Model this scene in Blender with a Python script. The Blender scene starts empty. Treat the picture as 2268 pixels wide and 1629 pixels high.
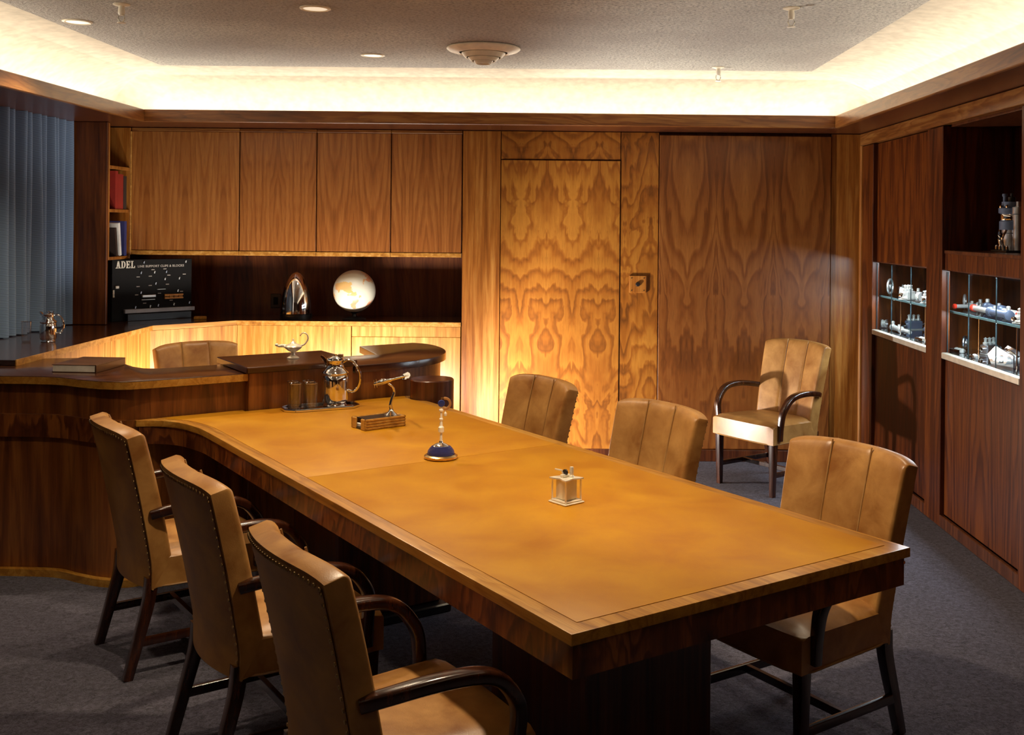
import bpy, bmesh, math, random
from mathutils import Vector, Matrix, Euler
random.seed(7)
PI = math.pi
scene = bpy.context.scene
COL = scene.collection

# ------------------------------------------------------------------ camera
CAM_H = 1.72
cd = bpy.data.cameras.new('camera'); cam = bpy.data.objects.new('camera', cd); COL.objects.link(cam)
cam.location = (0, 0, CAM_H)
cam.rotation_euler = (Matrix.Rotation(PI/2, 3, 'X') @ Matrix.Rotation(0.0095, 3, 'Z')).to_euler()
cd.sensor_width = 36.0; cd.lens = 36.0*2366/2268
cd.shift_x = -102/2268; cd.shift_y = -317.5/2268
cd.clip_start = 0.05; cd.clip_end = 60
scene.camera = cam

# ------------------------------------------------------------------ world, exposure
w = bpy.data.worlds.new('world'); scene.world = w; w.use_nodes = True
w.node_tree.nodes['Background'].inputs[0].default_value = (0.9, 0.8, 0.7, 1)
w.node_tree.nodes['Background'].inputs[1].default_value = 0.0
vs = scene.view_settings
vs.view_transform = 'Standard'; vs.look = 'None'; vs.exposure = 0.0; vs.gamma = 1.0; vs.use_curve_mapping = False

# ------------------------------------------------------------------ large lights
def area(name, loc, target, sx, sy, power, col, spread=PI):
    l = bpy.data.lights.new(name, 'AREA'); l.shape = 'RECTANGLE'; l.size = sx; l.size_y = sy
    l.energy = power; l.color = col; l.spread = spread
    o = bpy.data.objects.new(name, l); COL.objects.link(o); o.location = loc
    d = Vector(target)-Vector(loc); o.rotation_euler = d.to_track_quat('-Z', 'Y').to_euler()
    return o
def spot(name, loc, target, power, col, angle=90, blend=.6, r=.05):
    l = bpy.data.lights.new(name, 'SPOT'); l.energy = power; l.color = col
    l.spot_size = math.radians(angle); l.spot_blend = blend; l.shadow_soft_size = r
    o = bpy.data.objects.new(name, l); COL.objects.link(o); o.location = loc
    d = Vector(target)-Vector(loc); o.rotation_euler = d.to_track_quat('-Z', 'Y').to_euler()
    return o
WARM = (1.0, .80, .55); CREAM = (1.0, .89, .72); WHITE = (1.0, .93, .84)
# strips hidden in the cove trough behind the wooden rail
def strip(name, loc, target, sx, sy, power):
    o = area(name, loc, target, sx, sy, power, CREAM); return o
COVE = 1.9
strip('cove_strip_back', (-.48, 7.575, 2.439), (-.48, 7.575, 3.2), 5.45, .34, COVE*4.9)
o = strip('cove_strip_left', (-3.07, 3.06, 2.438), (-3.07, 3.06, 3.2), .34, 9.2, COVE*8.9); o.rotation_euler = (PI, 0, 0)
o = strip('cove_strip_right', (2.115, 3.06, 2.438), (2.115, 3.06, 3.2), .34, 9.2, COVE*8.9); o.rotation_euler = (PI, 0, 0)
UPL = 4.2   # narrow light strips added at the back of the trough to brighten the ceiling
area('added_uplight_back', (-.48, 7.70, 2.452), (-.48, 7.20, 2.80), 4.9, .06, UPL*4.9, CREAM)
o = area('added_uplight_left', (-3.20, 2.9, 2.452), (-2.70, 2.9, 2.80), .06, 8.9, UPL*8.9, CREAM); o.rotation_euler = (0, PI-.96, 0); o.rotation_euler = (0, -(PI-.96), 0)
o = area('added_uplight_right', (2.25, 2.9, 2.452), (1.75, 2.9, 2.80), .06, 8.9, UPL*8.9, CREAM); o.rotation_euler = (0, PI-.96, 0)
# lamp standing on the floor behind the desk, and a worklight along its back
spot('desk_floor_lamp', (-.86, 7.02, .20), (1.6, 7.0, .40), 340, WHITE, 150, .4, .05)
area('desk_back_worklight', (-1.45, 6.92, .36), (-1.45, 7.8, .60), 1.1, .14, 62, WHITE)
area('desk_back_worklight_side', (-2.50, 6.86, .42), (-2.80, 6.86, .62), .8, .12, 22, WHITE)

# ------------------------------------------------------------------ mesh helpers
def new(): return bmesh.new()
def append(bm, tmp, M=None):
    if M is not None: bmesh.ops.transform(tmp, matrix=M, verts=tmp.verts)
    me = bpy.data.meshes.new('t'); tmp.to_mesh(me); tmp.free()
    bm.from_mesh(me); bpy.data.meshes.remove(me)
def T(x=0, y=0, z=0): return Matrix.Translation((x, y, z))
def RZ(a): return Matrix.Rotation(a, 4, 'Z')
def RX(a): return Matrix.Rotation(a, 4, 'X')
def RY(a): return Matrix.Rotation(a, 4, 'Y')
def box(bm, x0, x1, y0, y1, z0, z1, bev=0, M=None, seg=1):
    t = new(); bmesh.ops.create_cube(t, size=1)
    bmesh.ops.transform(t, matrix=T((x0+x1)/2, (y0+y1)/2, (z0+z1)/2) @ Matrix.Diagonal((x1-x0, y1-y0, z1-z0, 1)), verts=t.verts)
    if bev: bmesh.ops.bevel(t, geom=t.edges[:], offset=bev, segments=seg, profile=.5, affect='EDGES')
    append(bm, t, M); return bm
def prism(bm, pts, z0, z1, bev=0, M=None):
    t = new(); n = len(pts)
    a = [t.verts.new((p[0], p[1], z0)) for p in pts]; b = [t.verts.new((p[0], p[1], z1)) for p in pts]
    t.faces.new(a[::-1]); top = t.faces.new(b)
    for i in range(n): t.faces.new((a[i], a[(i+1) % n], b[(i+1) % n], b[i]))
    bmesh.ops.recalc_face_normals(t, faces=t.faces[:])
    if bev: bmesh.ops.bevel(t, geom=list(top.edges), offset=bev, segments=2, profile=.5, affect='EDGES')
    append(bm, t, M); return bm
def lathe(bm, prof, seg=24, M=None, closed=False):
    t = new(); rings = []
    for r, z in prof:
        if r < 1e-5: rings.append([t.verts.new((0, 0, z))])
        else: rings.append([t.verts.new((r*math.cos(2*PI*i/seg), r*math.sin(2*PI*i/seg), z)) for i in range(seg)])
    for a, b in zip(rings, rings[1:]+(rings[:1] if closed else [])):
        if a is b: continue
        for i in range(seg):
            j = (i+1) % seg
            if len(a) == 1 and len(b) == 1: continue
            if len(a) == 1: t.faces.new((a[0], b[j], b[i]))
            elif len(b) == 1: t.faces.new((a[i], a[j], b[0]))
            else: t.faces.new((a[i], a[j], b[j], b[i]))
    if not closed and len(rings[0]) > 1: t.faces.new(rings[0][::-1])
    if not closed and len(rings[-1]) > 1: t.faces.new(rings[-1])
    bmesh.ops.recalc_face_normals(t, faces=t.faces[:])
    append(bm, t, M); return bm
def sweep(bm, path, sect, up=(0, 0, 1), M=None, scl=None, caps=True):
    """sweep a 2D section [(side, up)] along a 3D path"""
    t = new(); P = [Vector(p) for p in path]; rings = []; up = Vector(up)
    for i, p in enumerate(P):
        d = (P[min(i+1, len(P)-1)]-P[max(i-1, 0)]).normalized()
        s = d.cross(up)
        if s.length < 1e-4: s = d.cross(Vector((1, 0, 0)))
        s.normalize(); u = s.cross(d).normalized(); k = scl[i] if scl else 1
        k2 = k if isinstance(k, tuple) else (k, k)
        rings.append([t.verts.new(p+s*(a*k2[0])+u*(b*k2[1])) for a, b in sect])
    n = len(sect)
    for a, b in zip(rings, rings[1:]):
        for i in range(n): t.faces.new((a[i], a[(i+1) % n], b[(i+1) % n], b[i]))
    if caps: t.faces.new(rings[0][::-1]); t.faces.new(rings[-1])
    bmesh.ops.recalc_face_normals(t, faces=t.faces[:])
    append(bm, t, M); return bm
def circ(r, n=8): return [(r*math.cos(2*PI*i/n), r*math.sin(2*PI*i/n)) for i in range(n)]
def tube(bm, path, r, n=8, M=None, scl=None, up=(0, 0, 1)): return sweep(bm, path, circ(r, n), up, M, scl)
def rrect(w, h, r, n=3):
    out = []
    for cx, cy, a0 in ((w/2-r, h/2-r, 0), (-w/2+r, h/2-r, PI/2), (-w/2+r, -h/2+r, PI), (w/2-r, -h/2+r, 1.5*PI)):
        for i in range(n+1):
            a = a0+PI/2*i/n; out.append((cx+r*math.cos(a), cy+r*math.sin(a)))
    return out
def crom(pts, n=6):
    P = [Vector(p) for p in pts]; P = [2*P[0]-P[1]]+P+[2*P[-1]-P[-2]]; out = []
    for i in range(1, len(P)-2):
        for k in range(n):
            t = k/n; a, b, c, d = P[i-1], P[i], P[i+1], P[i+2]
            out.append(.5*((2*b)+(c-a)*t+(2*a-5*b+4*c-d)*t*t+(3*b-a-3*c+d)*t**3))
    out.append(P[-2]); return out
def off2(pts, d):
    """offset an open 2D polyline to its right by d"""
    out = []; P = [Vector((p[0], p[1])) for p in pts]
    for i, p in enumerate(P):
        t = (P[min(i+1, len(P)-1)]-P[max(i-1, 0)]).normalized(); out.append((p.x+t.y*d, p.y-t.x*d))
    return out
def wallstrip(bm, pts, z0, z1, th, M=None):
    a = [(p[0], p[1]) for p in pts]; b = off2(a, th); t = new()
    rows = [[t.verts.new((p[0], p[1], z)) for p in q] for q, z in ((a, z0), (a, z1), (b, z1), (b, z0))]
    for k in range(4):
        r, s = rows[k], rows[(k+1) % 4]
        for i in range(len(a)-1): t.faces.new((r[i], r[i+1], s[i+1], s[i]))
    t.faces.new([r[0] for r in rows]); t.faces.new([r[-1] for r in rows])
    bmesh.ops.recalc_face_normals(t, faces=t.faces[:]); append(bm, t, M); return bm
def ball(bm, c, r, sx=1, sy=1, sz=1, M=None, u=16, v=10):
    t = new(); bmesh.ops.create_uvsphere(t, u_segments=u, v_segments=v, radius=r)
    bmesh.ops.transform(t, matrix=T(*c) @ Matrix.Diagonal((sx, sy, sz, 1)), verts=t.verts); append(bm, t, M); return bm
def obj(name, bm, mat, parent=None, loc=(0, 0, 0), rot=(0, 0, 0), smooth=32, kind=None):
    me = bpy.data.meshes.new(name); bm.to_mesh(me); bm.free()
    if smooth:
        me.polygons.foreach_set('use_smooth', [True]*len(me.polygons)); me.set_sharp_from_angle(angle=math.radians(smooth))
    me.materials.append(mat)
    o = bpy.data.objects.new(name, me); COL.objects.link(o); o.location = loc; o.rotation_euler = rot
    if parent: o.parent = parent
    if kind: o['kind'] = kind
    return o
def tag(o, label, cat, group=None, kind=None):
    o['label'] = label
    if cat: o['category'] = cat
    if group: o['group'] = group
    if kind: o['kind'] = kind
    return o
def thing(name, label, cat, loc=(0, 0, 0), rz=0, group=None):
    o = bpy.data.objects.new(name, None); COL.objects.link(o); o.location = loc; o.rotation_euler = (0, 0, rz)
    o.empty_display_size = .1
    return tag(o, label, cat, group)
def struct(name, bm, mat, label, parent=None, smooth=32):
    o = obj(name, bm, mat, parent, smooth=smooth)
    if not parent: o['kind'] = 'structure'; o['label'] = label
    return o
def copy_tree(o, parent=None):
    c = o.copy(); COL.objects.link(c); c.parent = parent
    for ch in list(o.children): copy_tree(ch, c)
    return c

# ------------------------------------------------------------------ materials
class NT:
    def __init__(s, name):
        s.m = bpy.data.materials.new(name); s.m.use_nodes = True; s.t = s.m.node_tree; s.n = s.t.nodes
        s.b = s.n['Principled BSDF']; s.out = s.n['Material Output']
    def node(s, typ, **kw):
        x = s.n.new(typ)
        for k, v in kw.items(): setattr(x, k, v)
        return x
    def link(s, a, b): s.t.links.new(a, b)
    def put(s, sock, v):
        if hasattr(v, 'is_output') or hasattr(v, 'links'): s.link(v, sock)
        else: sock.default_value = v
    def math(s, op, a, b=0.0, c=0.0):
        x = s.node('ShaderNodeMath', operation=op); s.put(x.inputs[0], a); s.put(x.inputs[1], b); s.put(x.inputs[2], c); return x.outputs[0]
    def vec(s, x, y, z):
        c = s.node('ShaderNodeCombineXYZ')
        for i, v in enumerate((x, y, z)): s.put(c.inputs[i], v)
        return c.outputs[0]
    def noise(s, v, scale, detail=3, rough=.5, dist=0, w=None):
        x = s.node('ShaderNodeTexNoise')
        if w is not None: x.noise_dimensions = '4D'; s.put(x.inputs['W'], w)
        if v is not None: s.link(v, x.inputs['Vector'])
        x.inputs['Scale'].default_value = scale; x.inputs['Detail'].default_value = detail
        x.inputs['Roughness'].default_value = rough; x.inputs['Distortion'].default_value = dist
        return x.outputs['Fac']
    def ramp(s, f, stops):
        x = s.node('ShaderNodeValToRGB'); s.link(f, x.inputs[0]); e = x.color_ramp.elements
        while len(e) < len(stops): e.new(.5)
        for q, (p, c) in zip(e, stops): q.position = p; q.color = (*c, 1) if len(c) == 3 else c
        return x.outputs[0]
    def mix(s, f, a, b, mode='MIX'):
        x = s.node('ShaderNodeMix', data_type='RGBA', blend_type=mode)
        s.put(x.inputs[0], f); s.put(x.inputs[6], a); s.put(x.inputs[7], b); return x.outputs[2]
    def bump(s, hgt, strength, dist=.002):
        x = s.node('ShaderNodeBump'); x.inputs['Strength'].default_value = strength; x.inputs['Distance'].default_value = dist
        s.link(hgt, x.inputs['Height']); s.link(x.outputs[0], s.b.inputs['Normal'])
    def set(s, **kw):
        for k, v in kw.items(): s.put(s.b.inputs[k.replace('_', ' ')], v)
        return s
def c4(c): return (*c, 1)
def hexc(h):
    v = [int(h[i:i+2], 16)/255 for i in (0, 2, 4)]
    return tuple(x/12.92 if x <= .04045 else ((x+.055)/1.055)**2.4 for x in v)

def wood(name, dark, mid, light, across=(1, 0, 0), along=(0, 0, 1), mirror=0, moff=0, fig=0.0, freq=9, fl=.55, k=6.0,
         sc=26, rough=.33, coat=.25, stretch=.05, streak=.5, av=20, lv=3, spec=.45):
    """walnut veneer: long streaks, optional book-matched flame figure, fine pores"""
    s = NT(name); co = s.node('ShaderNodeTexCoord').outputs['Object']; rnd = s.node('ShaderNodeObjectInfo').outputs['Random']
    def dot(v):
        x = s.node('ShaderNodeVectorMath', operation='DOT_PRODUCT'); s.link(co, x.inputs[0]); x.inputs[1].default_value = v; return x.outputs['Value']
    third = Vector(across).cross(Vector(along))
    a, l, d = dot(across), dot(along), dot(tuple(third))
    if mirror: a = s.math('PINGPONG', s.math('ADD', a, moff), mirror)
    W = s.math('MULTIPLY', rnd, 17.0)
    v1 = s.vec(a, d, s.math('MULTIPLY', l, stretch))
    n1 = s.noise(v1, sc, 4, .6, .3, W)
    f = n1
    if fig > 0:
        v2 = s.vec(s.math('MULTIPLY', a, k), s.math('MULTIPLY', d, k), s.math('MULTIPLY', l, k*fl))
        n2 = s.noise(v2, 1.0, 4, .52, .5, W)
        ph = s.math('ADD', s.math('MULTIPLY', n2, freq), s.math('ADD', s.math('MULTIPLY', a, av), s.math('MULTIPLY', l, lv)))
        ring = s.node('ShaderNodeValToRGB'); s.link(s.math('FRACT', ph), ring.inputs[0]); e = ring.color_ramp.elements
        for q in range(3): e.new(.5)
        for q, (pp, vv) in zip(e, [(0, .42), (.10, .80), (.55, .62), (.88, .15), (1, .42)]): q.position = pp; q.color = (vv, vv, vv, 1)
        n3 = s.noise(v2, .8, 3, .5, 0, s.math('ADD', W, 3.1))
        r2 = s.math('MULTIPLY_ADD', ring.outputs[0], .50, s.math('MULTIPLY_ADD', s.math('SUBTRACT', n3, .5), 1.1, .25))
        f = s.math('ADD', s.math('MULTIPLY', n1, 1-fig), s.math('MULTIPLY', r2, fig))
    lo, hi = .5-.30*streak-.06, .5+.30*streak+.04
    col = s.ramp(f, [(lo, dark), ((lo+hi)/2, mid), (hi, light)])
    v3 = s.vec(a, d, s.math('MULTIPLY', l, .03))
    p = s.noise(v3, 330, 2, .6)
    col = s.mix(s.ramp(p, [(.30, (.35,)*3), (.5, (0,)*3)]), col, c4(tuple(x*.55 for x in dark)))
    s.set(Base_Color=col, Roughness=s.math('MULTIPLY_ADD', n1, .12, rough-.06), Coat_Weight=coat, Coat_Roughness=.22)
    s.b.inputs['Specular IOR Level'].default_value = spec
    s.bump(p, .05, .001)
    return s.m
WD, WM, WL = hexc('4a2410'), hexc('7e451a'), hexc('a5682c')
M_cab = wood('walnut_cabinet_veneer', hexc('5a2f13'), hexc('8a5122'), hexc('aa7036'), mirror=.14, fig=.42, freq=7, k=5, fl=.10, av=26, lv=2.2, streak=.7)
M_flame = wood('walnut_flame_veneer', hexc('3f1f0b'), hexc('894f18'), hexc('b2772c'), mirror=.19, moff=.0825, fig=.64, freq=8, k=3.8, fl=.48, av=9, lv=3.6, streak=.75)
M_flame2 = wood('walnut_tall_flame_veneer', hexc('3a1c0b'), hexc('744018'), hexc('98612c'), mirror=.209, moff=.1, fig=.60, freq=9, k=4.0, fl=.26, av=9, lv=2.2, streak=.8)
M_plain = wood('walnut_plain_veneer', hexc('6d3b14'), hexc('95591f'), hexc('b27a38'), sc=34, streak=.5)
M_rail = wood('walnut_rail', hexc('4b2811'), hexc('744219'), hexc('9b6a34'), across=(0, 0, 1), along=(1, 0, 0), fig=.35, k=7, fl=.15, sc=30)
M_railY = wood('walnut_rail_side', hexc('4b2811'), hexc('744219'), hexc('9b6a34'), across=(0, 0, 1), along=(0, 1, 0), fig=.35, k=7, fl=.15, sc=30)
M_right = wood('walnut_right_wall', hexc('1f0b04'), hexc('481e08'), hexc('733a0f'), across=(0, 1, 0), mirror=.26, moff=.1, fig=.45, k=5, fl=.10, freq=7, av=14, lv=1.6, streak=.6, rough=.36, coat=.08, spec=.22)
M_niche = wood('walnut_niche', hexc('34180b'), hexc('582a10'), hexc('75411a'), sc=20, fig=.3, k=5, fl=.15)
M_dark = wood('walnut_dark_trim', hexc('2c140a'), hexc('4a2310'), hexc('653517'), across=(1, 1, 0), rough=.3)
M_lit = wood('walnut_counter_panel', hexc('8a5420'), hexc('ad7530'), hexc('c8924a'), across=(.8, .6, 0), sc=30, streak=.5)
M_ctop = wood('walnut_counter_top', hexc('2a140b'), hexc('40200f'), hexc('573018'), across=(0, 1, 0), along=(1, 0, 0), rough=.16, coat=.6)
M_edge = wood('walnut_light_edge', hexc('80501f'), hexc('a8732e'), hexc('c59550'), across=(0, 0, 1), along=(.7, .7, 0), sc=40)
M_desk = wood('walnut_desk_front', hexc('3a1a08'), hexc('753f17'), hexc('a1642a'), across=(.9, .45, 0), sc=24, fig=.35, k=5, fl=.12, freq=7, av=10, lv=1.2, streak=.6)
M_dtop = wood('walnut_desk_top', hexc('241006'), hexc('3a1c0b'), hexc('542e13'), across=(0, 1, 0), along=(1, 0, 0), rough=.2, coat=.5)
M_apron = wood('walnut_crotch_apron', hexc('240e06'), hexc('5f2e10'), hexc('a05e24'), across=(.3, 1, 0), fig=.6, k=8, fl=.35, freq=6, av=8, lv=4, streak=.65)
M_border = wood('walnut_table_border', hexc('7d4c1a'), hexc('ad7629'), hexc('c99644'), across=(1, 0, 0), along=(0, 1, 0), sc=30, fig=.35, k=6, fl=.15, rough=.3)
M_chairwood = wood('walnut_chair_frame', hexc('1a0a05'), hexc('331608'), hexc('4e260f'), across=(1, 1, 0), along=(0, .3, 1), sc=40, rough=.2, coat=.6)

def leather(name, a, b, rough=.36, scale=7, spec=.5):
    s = NT(name); co = s.node('ShaderNodeTexCoord').outputs['Object']; rnd = s.node('ShaderNodeObjectInfo').outputs['Random']
    n = s.noise(co, scale, 4, .6, .4, s.math('MULTIPLY', rnd, 9.0)); f = s.noise(co, 260, 2, .6)
    s.set(Base_Color=s.ramp(n, [(.32, a), (.68, b)]), Roughness=s.math('MULTIPLY_ADD', n, .2, rough-.1)); s.b.inputs['Specular IOR Level'].default_value = spec
    s.bump(f, .18, .0015); return s.m
M_hide = leather('chair_leather', hexc('865526'), hexc('bb8a4c'))
M_hidebk = leather('chair_back_leather', hexc('7d4b18'), hexc('a97634'), .42)
M_table = leather('table_leather', hexc('a5680d'), hexc('ba8212'), .42, 4, .3)
M_seam = leather('leather_piping', hexc('8a5c2c'), hexc('b08a55'), .35)
M_book = leather('book_cover_leather', hexc('3c2312'), hexc('5a361c'), .4)

def simple(name, col, rough=.5, metal=0.0, spec=.5, bumpsc=0, bs=.1, emis=None, es=0, var=.12):
    s = NT(name); co = s.node('ShaderNodeTexCoord').outputs['Object']
    n = s.noise(co, 18, 3, .5)
    s.set(Base_Color=s.ramp(n, [(.3, tuple(x*(1-var) for x in col)), (.7, tuple(min(1, x*(1+var)) for x in col))]), Roughness=rough, Metallic=metal)
    s.b.inputs['Specular IOR Level'].default_value = spec
    if bumpsc: s.bump(s.noise(co, bumpsc, 3, .6), bs, .003)
    if emis: s.b.inputs['Emission Color'].default_value = c4(emis); s.b.inputs['Emission Strength'].default_value = es
    return s.m
M_chrome = simple('chrome', (.80, .79, .78), .07, 1, var=.03)
M_silver = simple('polished_silver', (.86, .82, .74), .14, 1, var=.04)
M_satin = simple('satin_silver', (.88, .80, .64), .34, .55, var=.04)
M_steel = simple('machined_steel', (.55, .57, .62), .3, 1, var=.15)
M_ano = simple('blue_grey_anodised', (.10, .13, .20), .35, .3)
M_alu = simple('pale_aluminium', (.75, .74, .70), .35, .7)
M_grey = simple('grey_enamel', (.42, .42, .46), .4)
M_red = simple('red_cap', (.62, .035, .015), .35)
M_black = simple('black_enamel', (.012, .010, .010), .3)
M_boardblk = simple('black_board', (.006, .005, .0045), .6, spec=.15)
M_pearl = simple('ivory_pearl', (.82, .72, .52), .28)
M_ivory = simple('ivory_enamel', (.80, .74, .62), .35)
M_blue = simple('deep_blue_enamel', (.02, .035, .16), .25)
M_amber = simple('amber_horn', (.38, .18, .06), .3)
M_brass = simple('brass', (.72, .48, .20), .25, 1)
M_page = simple('book_pages', (.83, .78, .68), .7)
M_orange = simple('orange_phenolic', (.62, .26, .025), .45)
M_cream = simple('cream_plaster', (.62, .555, .44), .85, spec=.2)
M_fix = simple('cream_fixture_enamel', (.74, .66, .50), .45)
M_nail = simple('antique_brass_nail', (.45, .30, .13), .3, 1)
M_redbk = simple('red_book_cloth', (.26, .016, .008), .6)
M_whitebk = simple('pale_book_cloth', (.70, .70, .66), .6)
M_bluebk = simple('blue_book_cloth', (.03, .035, .14), .6)
M_dkbk = simple('dark_book_cloth', (.03, .018, .014), .6)
M_letter = simple('off_white_lettering', (.75, .70, .58), .6)
M_dimlet = simple('worn_grey_lettering', (.38, .33, .28), .6)
M_sill = simple('brushed_sill_metal', (.62, .58, .48), .4, .6)
M_lens = simple('downlight_lens', (.9, .82, .66), .4, emis=(1, .86, .62), es=.55)

s = NT('grey_acoustic_ceiling'); co = s.node('ShaderNodeTexCoord').outputs['Object']
n = s.noise(co, 62, 4, .65); n2 = s.noise(co, .9, 3, .55)
c = s.ramp(n, [(.36, hexc('93918c')), (.55, hexc('cfccc2'))]); c = s.mix(s.ramp(n2, [(.42, (.5,)*3), (.66, (0,)*3)]), c, c4(hexc('958b86')))
s.set(Base_Color=c, Roughness=.9); s.bump(n, 1.0, .02); M_ceil = s.m

s = NT('charcoal_violet_carpet'); co = s.node('ShaderNodeTexCoord').outputs['Object']
n = s.noise(co, 48, 4, .75, .8); n2 = s.noise(co, 190, 3, .7); n3 = s.noise(co, 5, 3, .6)
f = s.math('ADD', s.math('MULTIPLY', n, .6), s.math('MULTIPLY', n2, .4))
c = s.ramp(f, [(.38, hexc('1a1720')), (.60, hexc('6b6579'))]); c = s.mix(s.math('MULTIPLY', n3, .35), c, c4(hexc('27242b')))
s.set(Base_Color=c, Roughness=.95, Sheen_Weight=.15); s.b.inputs['Specular IOR Level'].default_value = .1; s.bump(f, 1.0, .02); M_carpet = s.m

s = NT('blue_twill_curtain'); co = s.node('ShaderNodeTexCoord').outputs['Object']
wv = s.node('ShaderNodeTexWave'); wv.inputs['Scale'].default_value = 62; wv.inputs['Distortion'].default_value = .6
mp = s.node('ShaderNodeMapping'); mp.inputs['Rotation'].default_value = (.62, 0, 0); mp.inputs['Scale'].default_value = (0, .25, 1)
wv.bands_direction = 'Z'; s.link(co, mp.inputs[0]); s.link(mp.outputs[0], wv.inputs[0])
s.set(Base_Color=s.ramp(wv.outputs['Fac'], [(.1, hexc('546479')), (.8, hexc('90abcb'))]), Roughness=.85, Sheen_Weight=.2); s.b.inputs['Specular IOR Level'].default_value = .15
M_curtain = s.m

def pane_mat(name, tint, base_ref=.04, refl=1.0):
    s = NT(name); tr = s.node('ShaderNodeBsdfTransparent'); tr.inputs[0].default_value = c4(tint)
    gl = s.node('ShaderNodeBsdfGlossy'); gl.inputs['Roughness'].default_value = .03
    lw = s.node('ShaderNodeLayerWeight'); lw.inputs[0].default_value = .5
    mx = s.node('ShaderNodeMixShader'); s.link(s.math('MULTIPLY_ADD', s.math('POWER', lw.outputs['Facing'], 4.0), .55*refl, base_ref), mx.inputs[0]); s.link(tr.outputs[0], mx.inputs[1]); s.link(gl.outputs[0], mx.inputs[2])
    s.link(mx.outputs[0], s.out.inputs[0]); return s.m
M_pane = pane_mat('clear_sliding_glass', (.97, .98, .98), .02, .25)
M_tumbler = pane_mat('tumbler_glass', (.95, .95, .96), .07, 1.3)
M_rimglass = pane_mat('tumbler_rim_glass', (.95, .95, .95), .45, 1.0)
M_shelfgl = pane_mat('green_plate_glass', (.80, .90, .90), .10, .7)
s = NT('pane_edge_glass'); s.set(Base_Color=c4((.015, .03, .035)), Roughness=.7, Specular_IOR_Level=.1); M_pedge = s.m
s = NT('plate_glass_edge'); s.set(Base_Color=c4((.10, .24, .27)), Roughness=.25); M_gledge = s.m
s = NT('dark_mirror'); s.set(Base_Color=c4((.16, .19, .23)), Roughness=.03, Metallic=1.0); M_mirror = s.m

s = NT('globe_map'); co = s.node('ShaderNodeTexCoord').outputs['Object']; n = s.noise(co, 7.5, 5, .55, .3)
n2 = s.noise(co, 4, 2)
land = s.ramp(n2, [(.4, (.62, .40, .14)), (.55, (.55, .22, .12)), (.65, (.42, .40, .18))])
s.set(Base_Color=s.mix(s.ramp(n, [(.545, (0,)*3), (.56, (1,)*3)]), c4((.56, .54, .44)), land), Roughness=.35); M_globe = s.m

# ================================================================== THE SETTING
XL, XR, YB, YF = -3.5, 2.22, 7.80, -1.6
ZS, ZC = 2.40, 2.76           # soffit, ceiling
RXL, RXR, RYB = -2.853, 1.90, 7.35   # inner face of the rail
CXL, CXR, CYB = -2.67, 1.69, 7.155   # ceiling edge
struct('floor', box(new(), XL-.3, XR+.5, YF-.2, YB+.8, -.05, 0), M_carpet, 'charcoal violet pile carpet covering the floor')
struct('ceiling', box(new(), CXL-.01, CXR+.01, YF-.2, CYB+.01, ZC, ZC+.05), M_ceil, 'grey stippled acoustic ceiling')
# plaster cove: sloping curve from the trough up to the ceiling
def cove(name, pts, label):
    t = new(); prof = []
    for i in range(9):
        q = i/8; prof.append((1-math.cos(q*PI/2)*(1-.0*q), math.sin(q*PI/2)**.9))
    rows = []
    for (ox, oy), (ix, iy) in pts:
        rows.append([t.verts.new((ox+(ix-ox)*q, oy+(iy-oy)*q, 2.42+(ZC-2.42)*z)) for q, z in prof])
    for a, b in zip(rows, rows[1:]):
        for i in range(8): t.faces.new((a[i], a[i+1], b[i+1], b[i]))
    bmesh.ops.recalc_face_normals(t, faces=t.faces[:]); return struct(name, t, M_cream, label)
d = .40
cove('trim_1', [((RXL-d, RYB+d), (CXL, CYB)), ((RXR+d, RYB+d), (CXR, CYB))], 'cream plaster cove above the far wooden rail')
cove('trim_2', [((RXL-d, YF), (CXL, YF)), ((RXL-d, RYB+d), (CXL, CYB))], 'cream plaster cove above the rail on the curtain side')
cove('trim_3', [((RXR+d, RYB+d), (CXR, CYB)), ((RXR+d, YF), (CXR, YF))], 'cream plaster cove above the rail on the display case side')
# rail and soffit
struct('trim_4', box(new(), RXL-.03, RXR+.03, RYB, RYB+.03, ZS, 2.485, .004), M_rail, 'walnut rail running below the far cove')
struct('trim_5', box(new(), RXL-.03, RXL, YF, RYB, ZS, 2.485, .004), M_railY, 'walnut rail running below the cove on the curtain side')
struct('trim_6', box(new(), RXR, RXR+.03, YF, RYB, ZS, 2.485, .004), M_railY, 'walnut rail running below the cove on the display case side')
struct('trim_7', box(new(), RXL-.03, RXR+.03, RYB+.03, YB+.75, ZS+.001, ZS+.03), M_dark, 'dark walnut soffit along the far wall')
struct('trim_8', box(new(), XL-.3, RXL-.03, YF, YB+.75, ZS+.001, ZS+.03), M_dark, 'dark walnut soffit above the curtain')
struct('trim_9', box(new(), RXR+.03, XR+.55, YF, YB+.75, ZS+.001, ZS+.03), M_dark, 'dark walnut soffit above the display cases')
struct('wall_front', box(new(), XL-.3, XR+.5, YF-.1, YF, 0, 2.9), M_dark, 'walnut wall behind the viewer')

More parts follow.
